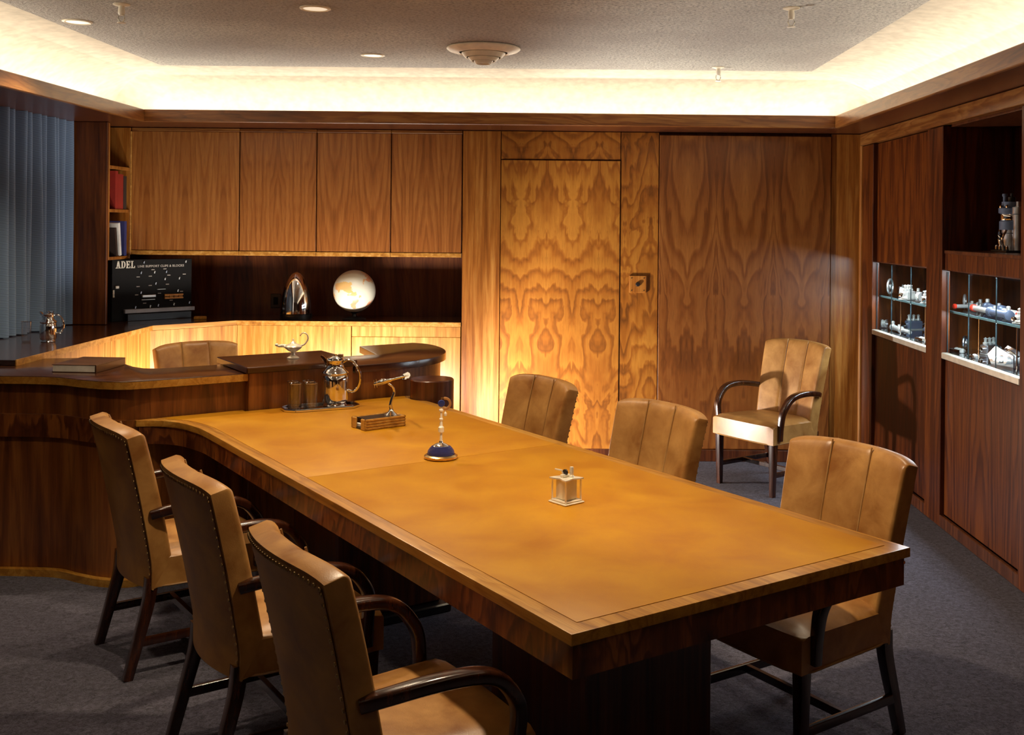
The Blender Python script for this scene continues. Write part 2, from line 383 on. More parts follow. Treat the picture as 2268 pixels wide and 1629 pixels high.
# ---- far wall: backing with its veneer panels
bk = new(); box(bk, -.70, XR+.5, YB+.03, YB+.12, 0, ZS); box(bk, -3.8, -.70, 8.36, 8.46, 0, ZS); box(bk, -.70, -.62, YB+.03, 8.46, 0, ZS)
wall_back = struct('wall_back', bk, M_niche, 'far wall covered in book-matched walnut veneer panels')
g = .0025
def panel(x0, x1, z0, z1, mat, y=YB, th=.03, name='panel', parent=None):
    return obj(name, box(new(), x0+g, x1-g, y, y+th, z0+g, z1-g, .0025), mat, parent or wall_back)
panel(-.70, -.42, 0, ZS, M_plain); panel(-.42, .455, 2.19, ZS, M_flame)
panel(.455, .735, 0, ZS, M_flame); panel(.735, 1.99, .09, ZS-.02, M_flame2, YB-.012, .04); panel(1.99, 2.24, 0, ZS, M_plain)
door = struct('door_1', box(new(), -.42+.003, .455-.003, YB-.006, YB+.03, .012, 2.187, .003), M_flame, 'flush hidden door in flame-figured walnut veneer')
struct('baseboard_back', box(new(), -.70, XR, YB-.018, YB-.001, 0, .085, .004), M_dark, 'low dark walnut baseboard of the far wall')

# ---- upper cabinets over the niche
CABX = [(-3.12, -2.33), (-2.33, -1.766), (-1.766, -1.222), (-1.222, -.702)]
CABL = ['widest walnut wall cabinet, beside the open bookshelf', 'walnut wall cabinet right of the widest one, over the chrome spinner',
        'walnut wall cabinet above the globe', 'walnut wall cabinet next to the plain veneer wall panel']
for (x0, x1), lb in zip(CABX, CABL):
    c = thing('wall_cabinet', lb, 'cabinet', ((x0+x1)/2, YB, 1.47), 0, 'wall cabinets over the niche'); hw = (x1-x0)/2
    obj('carcass', box(new(), -hw+.001, hw-.001, .028, .50, .03, ZS-1.475), M_niche, c)
    obj('cabinet_door', box(new(), -hw+.004, hw-.004, 0, .026, .034, ZS-1.498, .003), M_cab, c)
    obj('bottom_rail', box(new(), -hw+.001, hw-.001, -.004, .05, 0, .032, .003), M_edge, c)
    obj('top_rail', box(new(), -hw+.001, hw-.001, -.002, .03, ZS-1.497, ZS-1.472, .003), M_rail, c)

# ---- left wall: wall, wood return, bookshelf opening
wl = new(); box(wl, XL-.1, XL, YF, 7.38, 0, ZS); box(wl, -3.75, -3.65, 7.38, 8.4, 0, ZS)
struct('wall_left', wl, M_dark, 'wall behind the blue curtain')
struct('trim_10', box(new(), XL-.15, -3.12, 7.385, 7.412, .995, ZS, .004), wood('walnut_return', hexc('3d1c0c'), hexc('6b3814'), hexc('8c5220'), sc=30), 'walnut return panel between curtain and bookshelf')

bs = thing('bookshelf', 'narrow recessed walnut bookshelf between curtain return and wall cabinets', 'bookshelf', (-3.12, 7.41, 1.44))
obj('side_panel', box(new(), -.42, 0, 0.003, .02, 0, ZS-1.445, .002), M_plain, bs)
obj('side_panel', box(new(), -.42, 0, .366, .386, 0, ZS-1.445, .002), M_plain, bs)
obj('edge_strip', box(new(), .0005, .008, .366, .386, 0.028, ZS-1.47, .002), M_edge, bs)
obj('back_panel', box(new(), -.44, -.422, 0.003, .386, 0, ZS-1.445), M_niche, bs)
for zz in (0, .335, .64): obj('shelf', box(new(), -.42, 0, .021, .365, zz, zz+.022, .002), M_plain, bs)
def book(name, label, x, y, z, th, dep, hgt, mat, tilt=0, group='books on the recessed shelves'):
    b = thing(name, label, 'book', (x, y, z), 0, group); b.rotation_euler = (tilt, 0, 0)
    cv = new(); box(cv, -dep, 0, 0, .003, 0, hgt); box(cv, -dep, 0, th-.003, th, 0, hgt); box(cv, -.004, 0, .003, th-.003, 0, hgt)
    obj('cover', cv, mat, b); obj('pages', box(new(), -dep+.004, -.005, .0032, th-.0032, .004, hgt-.004), M_page, b)
zs = 1.44+.335+.0225
book('book', 'taller red book on the middle shelf by the curtain', -3.125, 7.435+.10, zs, .045, .18, .27, M_redbk)
book('book', 'slightly shorter and thicker red book beside the taller red book', -3.125, 7.435+.147, zs, .09, .18, .25, M_redbk)
book('book', 'dark book behind the red books on the middle shelf', -3.125, 7.435+.245, zs, .05, .18, .24, M_dkbk)
zs = 1.44+.0225
book('book', 'tilted pale book on the lowest bookshelf level', -3.125, 7.435+.185, zs+.002, .035, .18, .235, M_whitebk, .14)
book('book', 'thin dark leaning book left of the pale one', -3.125, 7.435+.128, zs+.002, .03, .18, .20, M_dkbk, .16)
book('book', 'upright blue book at the end of the lowest shelf', -3.125, 7.435+.265, zs, .04, .18, .25, M_bluebk)

# ---- curtain
t = new(); rows = []; N = 620
for i in range(N+1):
    y = 3.0+(7.36-3.0)*i/N; ph = 2*PI*y/.098+.9*math.sin(y*7.1)+.7*math.sin(y*15)
    x = -3.395+.050*math.sin(ph)+.012*math.sin(y*31+1)
    col_ = []
    for j in range(9):
        q = j/8; z = 1.0+(ZS-1.0)*q; fl = 1.0+.25*(1-q)
        col_.append(t.verts.new((-3.395+(x+3.395)*fl+.006*math.sin(y*23+q*3), y+.006*math.sin(q*4+y*9), z)))
    rows.append(col_)
for a, b in zip(rows, rows[1:]):
    for j in range(8): t.faces.new((a[j], b[j], b[j+1], a[j+1]))
cu = obj('curtain', t, M_curtain, smooth=180); tag(cu, 'pleated blue twill curtain hanging on the side wall', 'curtain')

# ---- counter running round the corner (top, then panels below)
ct = thing('counter', 'low walnut counter with pale lit front wrapping round the room corner', 'counter', (0, 0, 0))
top = [(-2.79, 5.5), (-2.79, 7.353), (-2.343, 7.80), (-.703, 7.80), (-.703, 8.355), (-3.64, 8.355), (-3.64, 7.42), (-3.49, 7.42), (-3.49, 5.5)]
obj('counter_top', prism(new(), top, .967, .993), M_ctop, ct)
e = new(); wallstrip(e, [(-2.788, 5.5), (-2.788, 7.354), (-2.342, 7.798), (-.703, 7.798)], .962, .995, .006); obj('edge_band', e, M_edge, ct)
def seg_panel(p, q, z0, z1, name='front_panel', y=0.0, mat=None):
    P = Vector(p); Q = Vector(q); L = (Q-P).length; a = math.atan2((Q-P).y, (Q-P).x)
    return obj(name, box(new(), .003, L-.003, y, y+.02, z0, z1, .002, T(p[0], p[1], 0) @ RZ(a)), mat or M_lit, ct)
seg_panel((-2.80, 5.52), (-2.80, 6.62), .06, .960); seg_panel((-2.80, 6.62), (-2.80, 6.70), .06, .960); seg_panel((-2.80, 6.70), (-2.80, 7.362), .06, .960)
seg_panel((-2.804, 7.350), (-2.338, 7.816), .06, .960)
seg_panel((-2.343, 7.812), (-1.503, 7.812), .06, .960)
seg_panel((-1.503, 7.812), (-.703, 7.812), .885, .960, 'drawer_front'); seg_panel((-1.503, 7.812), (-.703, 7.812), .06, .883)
k = new(); wallstrip(k, [(-2.86, 5.55), (-2.86, 7.40), (-2.40, 7.87), (-.71, 7.87)], 0, .06, -.02); obj('kick_board', k, M_dark, ct)

# ================================================================== right wall
RW = XR
wr = new(); box(wr, RW+.50, RW+.6, YF, YB+.12, 0, ZS)
wall_right = struct('wall_right', wr, M_right, 'walnut wall holding the display cases')
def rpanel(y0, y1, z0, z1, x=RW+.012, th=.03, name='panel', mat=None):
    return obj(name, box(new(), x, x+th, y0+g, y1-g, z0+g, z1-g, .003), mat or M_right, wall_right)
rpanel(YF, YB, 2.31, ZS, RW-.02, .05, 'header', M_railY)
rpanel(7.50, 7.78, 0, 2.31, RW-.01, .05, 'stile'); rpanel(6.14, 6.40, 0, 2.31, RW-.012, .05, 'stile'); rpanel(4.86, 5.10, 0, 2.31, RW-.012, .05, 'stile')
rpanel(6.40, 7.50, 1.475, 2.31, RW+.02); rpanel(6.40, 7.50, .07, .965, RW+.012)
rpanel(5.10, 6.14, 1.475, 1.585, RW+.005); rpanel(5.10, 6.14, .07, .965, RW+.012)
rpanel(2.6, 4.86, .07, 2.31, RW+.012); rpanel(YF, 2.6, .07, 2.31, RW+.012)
ni = new(); box(ni, RW+.40, RW+.42, 5.10, 6.14, 1.585, 2.31); box(ni, RW+.034, RW+.40, 5.08, 5.10, 1.58, 2.31); box(ni, RW+.034, RW+.40, 6.14, 6.16, 1.58, 2.31)
obj('niche_lining', ni, M_right, wall_right)
obj('niche_shelf', box(new(), RW+.0, RW+.40, 5.103, 6.137, 1.573, 1.592, .003), M_dark, wall_right)
obj('niche_top', box(new(), RW+.034, RW+.42, 5.08, 6.16, 2.30, 2.33), M_dark, wall_right)
struct('baseboard_right', box(new(), RW-.012, RW+.011, YF, YB-.02, 0, .07, .004), M_dark, 'low walnut baseboard under the display cases')
ps = new(); tube(ps, [(RW-.014, 7.77, 0.001), (RW-.014, 7.77, 2.31)], .016, 10, up=(0, 1, 0)); obj('corner_bead', ps, M_plain, wall_right)

def case(y0, y1, label, far):
    c = thing('display_case', label, 'display case', (RW, (y0+y1)/2, .97), 0, 'lit display cases in the right wall'); h = (y1-y0)/2-.003
    H = far-(y0+y1)/2
    obj('side_lining', box(new(), .04, .44, -h, -h+.012, .03, .50), M_right, c); obj('side_lining', box(new(), .04, .44, H-.012, H, .03, .50), M_right, c)
    obj('case_back', box(new(), .44, .455, -h, H, .0, .50), M_mirror, c)
    obj('case_floor', box(new(), .042, .44, -h, H, .0, .03), M_mirror, c)
    obj('case_roof', box(new(), .042, .44, -h, H, .500, .515), M_dark, c)
    obj('sill', box(new(), -.012, .028, -h, h, .0, .034, .003), M_sill, c)
    gs = obj('glass_shelf', box(new(), .06, .43, -h+.014, H-.014, .262, .271), M_shelfgl, c)
    obj('shelf_edge', box(new(), .052, .0595, -h+.014, H-.014, .260, .272), M_gledge, c)
    n = 3; ww = 2*h/n
    for i in range(n):
        x = .012 if i % 2 else .020
        p = obj('sliding_pane', box(new(), x, x+.005, -h+i*ww-.01*(i > 0), -h+(i+1)*ww+.01*(i < n-1), .034, .498), M_pane, c)
        yy = -h+(i+1)*ww+.01 if i < n-1 else h-.004
        obj('pane_edge', box(new(), x-.0003, x+.0053, yy-.0015, yy+.0003, .036, .497), M_pedge, p)
    for i, py in enumerate((-.28, .2)):
        obj('shelf_support', lathe(new(), [(.004, 0), (.004, .229)], 8, T(.08, py, .031)), M_chrome, c)
    l = bpy.data.lights.new('case_tube_light', 'AREA'); l.shape = 'RECTANGLE'; l.size = .05; l.size_y = 2*h-.1; l.energy = 14; l.color = (.80, .92, 1.0)
    lo = bpy.data.objects.new('case_tube_light', l); COL.objects.link(lo); lo.location = (RW+.075, (y0+y1)/2, 1.466); lo.rotation_euler = (0, .35, 0)
    l = bpy.data.lights.new('case_low_tube_light', 'AREA'); l.shape = 'RECTANGLE'; l.size = .02; l.size_y = 2*h-.1; l.energy = 7; l.color = (.80, .92, 1.0)
    lo = bpy.data.objects.new('case_low_tube_light', l); COL.objects.link(lo); lo.location = (RW+.058, (y0+y1)/2, 1.226); lo.rotation_euler = (0, .35, 0)
    return c
case(6.40, 7.50, 'display case nearest the far wall, full of small bright parts', 7.76)
case(5.10, 6.14, 'display case below the open niche, holding red-tipped struts', 6.385)

# machined parts on show
def strut(label, loc, rz, L=.32, r=.018, body=M_ano, cap=True, group='machined parts in the display cases'):
    o = thing('hydraulic_strut', label, 'strut', loc, rz, group); R = RY(PI/2)
    obj('cylinder', lathe(new(), [(r*.6, 0), (r*1.25, .004), (r*1.25, .03), (r, .034), (r, L*.42), (r*1.3, L*.43), (r*1.3, L*.50), (r*.7, L*.52)], 16, T(0, 0, r*1.3) @ R), body, o)
    obj('rod', lathe(new(), [(r*.72, L*.5), (r*.72, L*.94)], 14, T(0, 0, r*1.3) @ R), M_alu, o)
    if cap: obj('red_end_cap', lathe(new(), [(r*.72, L*.92), (r*.95, L*.925), (r*.95, L*.98), (r*.6, L), (0, L)], 14, T(0, 0, r*1.3) @ R), M_red, o)
    obj('port_fitting', lathe(new(), [(.008, 0), (.011, .004), (.011, .02), (.006, .024)], 10, T(.02, 0, r*2.4)), M_alu, o); obj('port_fitting', lathe(new(), [(.006, 0), (.009, .004), (.009, .016)], 10, T(L*.38, 0, r*2.2)), M_alu, o); return o
def ringpart(label, loc, rz, R=.04, r=.009, mat=M_steel, group='machined parts in the display cases'):
    o = thing('ring_fitting', label, 'fitting', loc, rz, group); t = new(); n = 22
    tube(t, [(R*math.cos(2*PI*i/n), 0, R+r+R*math.sin(2*PI*i/n)) for i in range(n+1)], r, 8, up=(0, 1, 0)); obj('ring', t, mat, o)
    obj('hub', lathe(new(), [(R*.28, -.012), (R*.34, -.008), (R*.34, .008), (R*.28, .012)], 12, T(0, 0, R+r) @ RX(PI/2)), M_alu, o)
    s_ = new()
    for k_ in range(5): box(s_, -.003, .003, -.004, .004, R*.3, R, 0, T(0, 0, R+r) @ RY(k_*2*PI/5))
    obj('spokes', s_, M_steel, o); return o
def valve(label, loc, rz, s_=1.0, mat=M_steel, group='machined parts in the display cases'):
    o = thing('valve_block', label, 'valve', loc, rz, group)
    obj('block', box(new(), -.045*s_, .045*s_, -.025*s_, .025*s_, .006, .05*s_, .005), mat, o)
    f = new()
    for i in range(3): lathe(f, [(.010*s_, 0), (.014*s_, .004), (.014*s_, .014), (.008*s_, .016), (.008*s_, .03*s_), (.011*s_, .032*s_), (0, .04*s_)], 10, T((-.03+.03*i)*s_, 0, .05*s_))
    obj('caps', f, M_alu, o)
    f = new()
    for i in (-1, 1): lathe(f, [(.009*s_, 0), (.009*s_, .02*s_), (.013*s_, .021*s_), (.013*s_, .034*s_), (.006*s_, .036*s_)], 10, T(.045*s_*i, 0, .028*s_) @ RY(i*PI/2))
    obj('end_fittings', f, M_chrome, o)
    obj('base_plate', box(new(), -.055*s_, .055*s_, -.03*s_, .03*s_, 0, .006, .001), M_alu, o); return o
def clevis(label, loc, rz, s_=1.0, group='machined parts in the display cases'):
    o = thing('clevis_link', label, 'link', loc, rz, group); t = new()
    p = [(-.05, -.016), (.045, -.016), (.058, -.008), (.06, 0), (.058, .008), (.045, .016), (-.05, .016)]
    tube(t, [(a*s_, b*s_, .010*s_) for a, b in crom([(x, y, 0) for x, y in p], 3) for a, b in [(a, b)]] if False else [(q.x*s_, q.y*s_, .010*s_) for q in crom([(x, y, 0) for x, y in p], 3)], .007*s_, 8)
    obj('fork', t, M_chrome, o)
    t = new()
    for i in range(3): lathe(t, [(.011*s_, 0), (.013*s_, .003), (.013*s_, .02*s_), (.006*s_, .024*s_)], 10, T((-.05+.025*i)*s_, 0, 0))
    obj('bolt', t, M_alu, o); return o
def pulley(label, loc, rz, r=.03, group='machined parts in the display cases'):
    o = thing('pulley', label, 'pulley', loc, rz, group)
    obj('sheave', lathe(new(), [(r*.2, -.016), (r, -.014), (r, -.010), (r*.8, -.004), (r*.8, .004), (r, .010), (r, .014), (r*.2, .016)], 20, T(0, 0, r) @ RX(PI/2)), M_alu, o)
    b = new(); box(b, -.008, .008, -.026, -.020, .006, r*2.1); box(b, -.008, .008, .020, .026, .006, r*2.1); box(b, -.02, .02, -.026, .026, 0, .006)
    obj('bracket', b, M_steel, o); lathe_ = lathe(new(), [(.005, -.03), (.005, .03)], 8, T(0, 0, r) @ RX(PI/2)); obj('pin', lathe_, M_chrome, o); return o
def bracket(label, loc, rz, group='machined parts in the display cases'):
    o = thing('actuator_assembly', label, 'actuator', loc, rz, group)
    obj('side_plate', prism(new(), [(-.08, 0), (.08, 0), (.11, .05), (.05, .10), (-.08, .06)], -.004, .004, 0, T(0, -.04, 0) @ RX(PI/2)), M_steel, o)
    obj('side_plate', prism(new(), [(-.08, 0), (.08, 0), (.11, .05), (.05, .10), (-.08, .06)], -.004, .004, 0, T(0, .04, 0) @ RX(PI/2)), M_steel, o)
    for i in range(4): obj('barrel', lathe(new(), [(.010, -.075), (.013, -.07), (.013, .07), (.010, .075), (0, .075)], 12, T(-.055+.027*i, 0, .028+.008*(i % 2)) @ RX(PI/2)), M_alu, o)
    t = new(); tube(t, [(-.07, 0, .055), (.02, 0, .085), (.10, 0, .055)], .006, 8); obj('lever', t, M_chrome, o); return o
S1, S0 = .97+.2725, .97+.0305
strut('red-tipped strut pointing at the room, beside the wheel fitting', (RW+.28, 6.27, S1), PI+.25, .20, .016, M_alu)
ringpart('spoked wheel fitting at the inner end of the upper glass shelf', (RW+.19, 6.32, S1), 1.1, .036, .008, M_alu)
ringpart('small ring fitting lying between the struts', (RW+.22, 6.20, S1), .9, .018, .007, M_alu)
strut('long dark-bodied strut at the back of the upper shelf', (RW+.23, 6.10, S1), -PI/2-.06, .55, .022, M_ano)
strut('pale red-tipped strut along the front of the upper shelf', (RW+.12, 5.52, S1), PI/2-.02, .53, .021, M_ano)
valve('valve block with three caps at the near end of the upper shelf', (RW+.12, 5.36, S1), .4, .9, M_alu)
clevis('chrome clevis link lying on the floor of the case with struts', (RW+.10, 6.20, S0), PI/2+.2, 1.1)
ringpart('steel ring fitting standing behind the clevis link', (RW+.19, 6.31, S0), .9, .034, .009, M_steel)
valve('dark valve block at the middle of the strut case floor', (RW+.25, 6.10, S0), .5, 1.1, M_steel)
clevis('smaller clevis link in front of the dark valve block', (RW+.10, 5.93, S0), PI/2-.2, .9)
bracket('large four-barrel actuator assembly at the near end of the case floor', (RW+.15, 5.60, S0), 1.9)
ringpart('large wheel fitting at the far end of the bright case shelf', (RW+.14, 7.58, S1), .9, .05, .008, M_alu)
valve('small valve block beside the large wheel fitting', (RW+.27, 7.64, S1), .3, .8, M_steel)
pulley('bright pulley at the middle of the bright case shelf', (RW+.13, 7.26, S1), .9, .036)
valve('bright valve block beside the pulley', (RW+.11, 7.10, S1), .7, 1.1, M_alu)
pulley('second pulley, nearest the stile between the cases', (RW+.13, 6.92, S1), .4, .03)
valve('low bright valve block at the near end of the bright shelf', (RW+.11, 6.76, S1), 1.1, .9, M_alu)
strut('short capless strut behind the pulleys', (RW+.26, 7.36, S1), -PI/2, .36, .016, M_alu, False)
pulley('round pulley on the floor of the bright case', (RW+.12, 7.64, S0), .9, .03)
valve('valve block at the back of the bright case floor', (RW+.30, 7.55, S0), .2, 1.2, M_ano)
strut('pale capless strut on the floor of the bright case', (RW+.12, 7.46, S0), -PI/2, .40, .018, M_alu, False)
clevis('clevis link at the near end of the bright case floor', (RW+.10, 6.80, S0), PI/2, 1.1)
pulley('pulley standing behind the near clevis link', (RW+.22, 6.95, S0), .7, .032)
strut('dark strut behind the floor pulleys', (RW+.32, 7.36, S0), -PI/2+.05, .36, .016, M_ano, False)

# pump in the open niche
pm = thing('fuel_pump', 'dark machined pump with chrome fittings in the open niche', 'pump', (RW+.20, 5.70, 1.5925), 0)
obj('foot_plate', box(new(), -.07, .07, -.10, .10, 0, .012, .002), M_black, pm)
obj('lower_body', lathe(new(), [(.045, .012), (.045, .10), (.05, .105), (.05, .12)], 20), M_steel, pm)
obj('upper_body', lathe(new(), [(.062, .12), (.062, .165), (.055, .17), (.055, .205), (.066, .21), (.066, .235), (.05, .245), (.05, .27)], 20), M_ano, pm)
obj('chrome_band', lathe(new(), [(.0565, .172), (.0575, .175), (.0575, .200), (.0565, .203)], 20, closed=True), M_chrome, pm)
for i in range(8): obj('bolt_head', lathe(new(), [(.007, 0), (.009, .003), (.009, .014), (.004, .018)], 8, T(.056*math.cos(i*PI/4), .056*math.sin(i*PI/4), .236)), M_chrome, pm)
obj('side_cylinder', lathe(new(), [(.026, .012), (.026, .20), (.032, .205), (.032, .24), (.012, .245), (.012, .27)], 14, T(0, -.085, 0)), M_steel, pm)
t = new(); tube(t, crom([(-.02, .07, .012), (-.03, .085, .08), (-.02, .075, .15), (0, .05, .19)], 6), .008, 8); tube(t, crom([(-.05, -.03, .012), (-.07, -.05, .07), (-.06, -.08, .12)], 6), .006, 8); obj('pipe', t, M_chrome, pm)
obj('top_cap', lathe(new(), [(.018, .27), (.02, .275), (.02, .295), (.008, .30), (.008, .315), (0, .318)], 12), M_black, pm)
obj('tall_rod', lathe(new(), [(.010, .012), (.010, .30), (.014, .302), (.014, .315), (0, .317)], 10, T(0, .10-.012, 0)), M_ano, pm)
t = new()
for i in range(4): lathe(t, [(.006, 0), (.01, .004), (.01, .02), (.005, .026)], 8, T(-.05, -.07+.045*i, .012))
obj('foot_fittings', t, M_chrome, pm)

# wall switch
sw = thing('wall_switch', 'square walnut switch plate with dark knob beside the hidden door', 'switch', (.585, YB-.002, 1.288))
obj('plate', box(new(), -.063, .063, -.014, 0, -.063, .063, .003), M_plain, sw)
obj('knob', lathe(new(), [(.017, 0), (.017, .008), (.012, .016), (0, .017)], 16, T(0, -.014, 0) @ RX(PI/2)), M_black, sw)
t = new()
for a in (-1, 1):
    for b in (-1, 1): lathe(t, [(.004, 0), (.003, .003), (0, .003)], 8, T(.045*a, -.014, .045*b) @ RX(PI/2))
obj('screws', t, M_black, sw)

# ================================================================== ceiling fittings
df = thing('ceiling_diffuser', 'round cream air diffuser of nested cones on the grey ceiling', 'air vent', (-.45, 6.31, ZC))
def cone(r0, z0, r1, z1, th=.006): return [(r0, -z0), (r1, -z1), (r1-.004, -z1-th), (r0-.006, -z0-th)]
obj('outer_ring', lathe(new(), [(.200, -.001), (.216, -.003), (.218, -.010), (.205, -.020), (.150, -.036), (.143, -.030), (.185, -.012)], 40, closed=True), M_fix, df)
obj('middle_cone', lathe(new(), [(.128, -.030), (.130, -.036), (.108, -.062), (.101, -.060), (.118, -.034)], 40, closed=True), M_fix, df)
obj('inner_cone', lathe(new(), [(.090, -.056), (.092, -.062), (.074, -.082), (.067, -.080), (.082, -.060)], 36, closed=True), M_fix, df)
obj('core', lathe(new(), [(.0, -.070), (.056, -.074), (.058, -.080), (.046, -.098), (.040, -.098), (.038, -.086), (0, -.086)], 32), M_fix, df)
obj('throat', lathe(new(), [(.135, -.004), (.135, -.010), (0, -.010)], 32), M_black, df)
sp = new()
for i in range(4): box(sp, .04, .15, -.003, .003, -.05, -.03, 0, RZ(i*PI/2+.4) @ RY(-.25))
obj('spider', sp, M_fix, df)
DL = [(-1.16, 6.63, 'round cream downlight nearest the air diffuser', 45), (-1.19, 5.19, 'round cream downlight at the top edge, above the middle of the desk', 80),
      (-2.53, 5.60, 'round cream downlight closest to the curtain side cove', 90)]
DL_ADDED = [(-.90, 4.60, 60, None), (-.10, 3.38, 165, None), (-.43, 3.0, 60, ((.80, 3.70, .75), 50)), (1.45, 4.75, 40, None), (-2.2, 3.5, 48, None), (-1.6, .6, 8, None)]  # unseen downlights added to light the table, chairs and carpet
def downlight(x, y, label, power, aim=None):
    o = thing('downlight', label, 'ceiling light', (x, y, ZC), 0, 'recessed downlights')
    obj('trim_ring', lathe(new(), [(.075, 0), (.075, -.004), (.066, -.008), (.058, -.006), (.058, 0)], 28, closed=True), M_fix, o)
    obj('lens', lathe(new(), [(.057, -.001), (.057, -.004), (0, -.006)], 28), M_lens, o)
    if aim: spot('downlight_beam', (x, y, ZC-.03), aim[0], power, WARM, aim[1], .7, .05)
    else: spot('downlight_beam', (x, y, ZC-.03), (x, y, 0), power, WARM, 115, .8, .05)
for a in DL: downlight(*a)
for i, (x, y, p, aim) in enumerate(DL_ADDED):
    downlight(x, y, 'added round cream downlight out of view above the ' + ['far table half', 'near table half', 'near left table edge', 'right aisle', 'carpet by the desk', 'viewer'][i], p, aim)
def sprinkler(x, y, label):
    o = thing('sprinkler', label, 'sprinkler', (x, y, ZC), 0, 'ceiling sprinklers')
    obj('escutcheon', lathe(new(), [(.040, 0), (.040, -.004), (.024, -.010), (.014, -.010)], 20), M_fix, o)
    obj('body', lathe(new(), [(.013, -.008), (.016, -.03), (.016, -.045), (.010, -.055)], 12), M_ivory, o)
    f = new(); tube(f, [(-.012, 0, -.05), (-.016, 0, -.07), (-.006, 0, -.088)], .003, 6); tube(f, [(.012, 0, -.05), (.016, 0, -.07), (.006, 0, -.088)], .003, 6); obj('frame_arms', f, M_ivory, o)
    obj('deflector', lathe(new(), [(.007, -.085), (.020, -.089), (.020, -.092), (0, -.092)], 14), M_ivory, o)
sprinkler(1.04, 7.00, 'cream sprinkler at the far right of the ceiling, against the cove')
sprinkler(1.10, 5.08, 'cream sprinkler at the top edge on the display case side')
sprinkler(-2.11, 5.14, 'cream sprinkler at the top edge on the curtain side')

# ================================================================== conference table
TH = math.radians(34.6); P0 = (.04, 2.447)
A_ = Vector((-math.sin(TH), math.cos(TH))); B_ = Vector((math.cos(TH), math.sin(TH)))
def ST(s_, t_): v = Vector(P0)+B_*s_+A_*t_; return v.x, v.y
ZT = .78
tb = thing('conference_table', 'long conference table with tan leather top and walnut edge joined to desk', 'table', (*P0, 0), TH)
arcc = [(1.30+.126*math.cos(math.radians(a)), 3.14+.126*math.sin(math.radians(a))) for a in range(-130, -232, -14)]
left = [(p.x, p.y) for p in crom([(0, 2.70, 0), (-.005, 2.92, 0), (-.045, 3.10, 0), (-.115, 3.20, 0), (-.20, 3.245, 0)], 5)]
outl = [(0, 0), (1.22, 0), (1.22, 3.02)]+arcc+[(1.20, 3.245), (.90, 3.245), (.90, 3.225), (.31, 3.225), (.31, 3.268), (-.20, 3.268)]+left[::-1]
obj('top_slab', prism(new(), outl, .752, ZT, .003), M_border, tb)
obj('leather_panel', prism(new(), [(.052, .052), (1.168, .052), (1.168, 1.755), (.052, 1.755)], ZT, ZT+.0016, .0006), M_table, tb)
arcl = [(1.30+.142*math.cos(math.radians(a)), 3.14+.142*math.sin(math.radians(a))) for a in range(-158, -224, -12)]
inl = [(p[0]+.055, p[1]) for p in left[:-4]]+[(-.05, 3.222), (-.09, 3.255)]
far = [(.052, 1.758), (1.168, 1.758), (1.168, 3.06)]+arcl+[(1.185, 3.240), (.902, 3.240), (.902, 3.22), (.308, 3.22), (.308, 3.262)]+inl[::-1]
obj('leather_panel', prism(new(), far, ZT, ZT+.0016, .0006), M_table, tb)
ap = new(); wallstrip(ap, [(.012, .012)]+[(p[0]+.012, p[1]-.0) for p in left], .668, .752, .02); obj('side_apron', ap, M_apron, tb)
ap = new(); box(ap, .012, 1.208, .012, .032, .668, .752); obj('end_apron', ap, M_apron, tb)
ap = new(); box(ap, 1.188, 1.208, .032, 2.92, .668, .752); obj('side_apron', ap, M_apron, tb)
obj('corner_stud', lathe(new(), [(.005, 0), (.005, .003), (0, .004)], 10, T(1.205, .012, .735) @ RX(PI/2)), M_chrome, tb)
for t0 in (.45, 2.2): obj('pedestal', box(new(), .36, .86, t0, t0+.5, .04, .752, .01), M_dark, tb)
for t0 in (.41, 2.16): obj('plinth', box(new(), .33, .89, t0, t0+.58, 0, .04, .006), M_black, tb)

# ================================================================== desk
dk = thing('executive_desk', 'curved walnut desk with raised centre and rounded wing behind the table', 'desk', (*P0, 0), TH)
ZD = .965
def W2S(x, y): d_ = Vector((x, y))-Vector(P0); return d_.dot(B_), d_.dot(A_)
fc = [(p.x, p.y) for p in crom([(-.16, 3.245, 0), (-.25, 3.262, 0), (-.34, 3.335, 0), (-.41, 3.445, 0), (-.50, 3.60, 0), (-.70, 3.755, 0), (*W2S(-2.85, 5.14), 0)], 5)]
lt = [(.325, 3.245)]+fc+[W2S(-3.48, 5.14), W2S(-3.48, 5.49), W2S(-2.78, 5.49), W2S(-2.78, 5.80), (-.16, 4.25), (-.11, 4.08), (-.10, 3.90), (-.09, 3.78), (-.06, 3.69), (0, 3.645), (.325, 3.64)]
obj('left_top', prism(new(), lt, .925, ZD, .004), M_dtop, dk)
eb = new(); wallstrip(eb, [(p[0], p[1]) for p in ([(.328, 3.2435)]+[(a, b-.001) for a, b in fc])], .927, .961, .003); obj('edge_band', eb, M_border, dk)
fp = new(); base = [(.33, 3.282)]+[(a+.02, b+.037) for a, b in fc]+[W2S(-3.48, 5.185)]
wallstrip(fp, base, .03, .925, .02); obj('left_front_panel', fp, M_desk, dk)
fp = new(); wallstrip(fp, [(.0, 3.225)]+[(a+.005, b-.0) for a, b in fc]+[W2S(-3.48, 5.15)], .0, .034, .035); obj('base_moulding', fp, M_border, dk)
tr = new(); wallstrip(tr, [(a+.01, b+.018) for a, b in fc[2:]]+[W2S(-3.48, 5.168)], .668, .778, .025); obj('waist_band', tr, M_apron, dk)
# raised centre console
obj('console_body', box(new(), .33, .885, 3.238, 3.66, .03, .966, .003), M_desk, dk)
obj('console_top', box(new(), .308, .893, 3.20, 3.69, .967, 1.0, .004), M_dtop, dk)
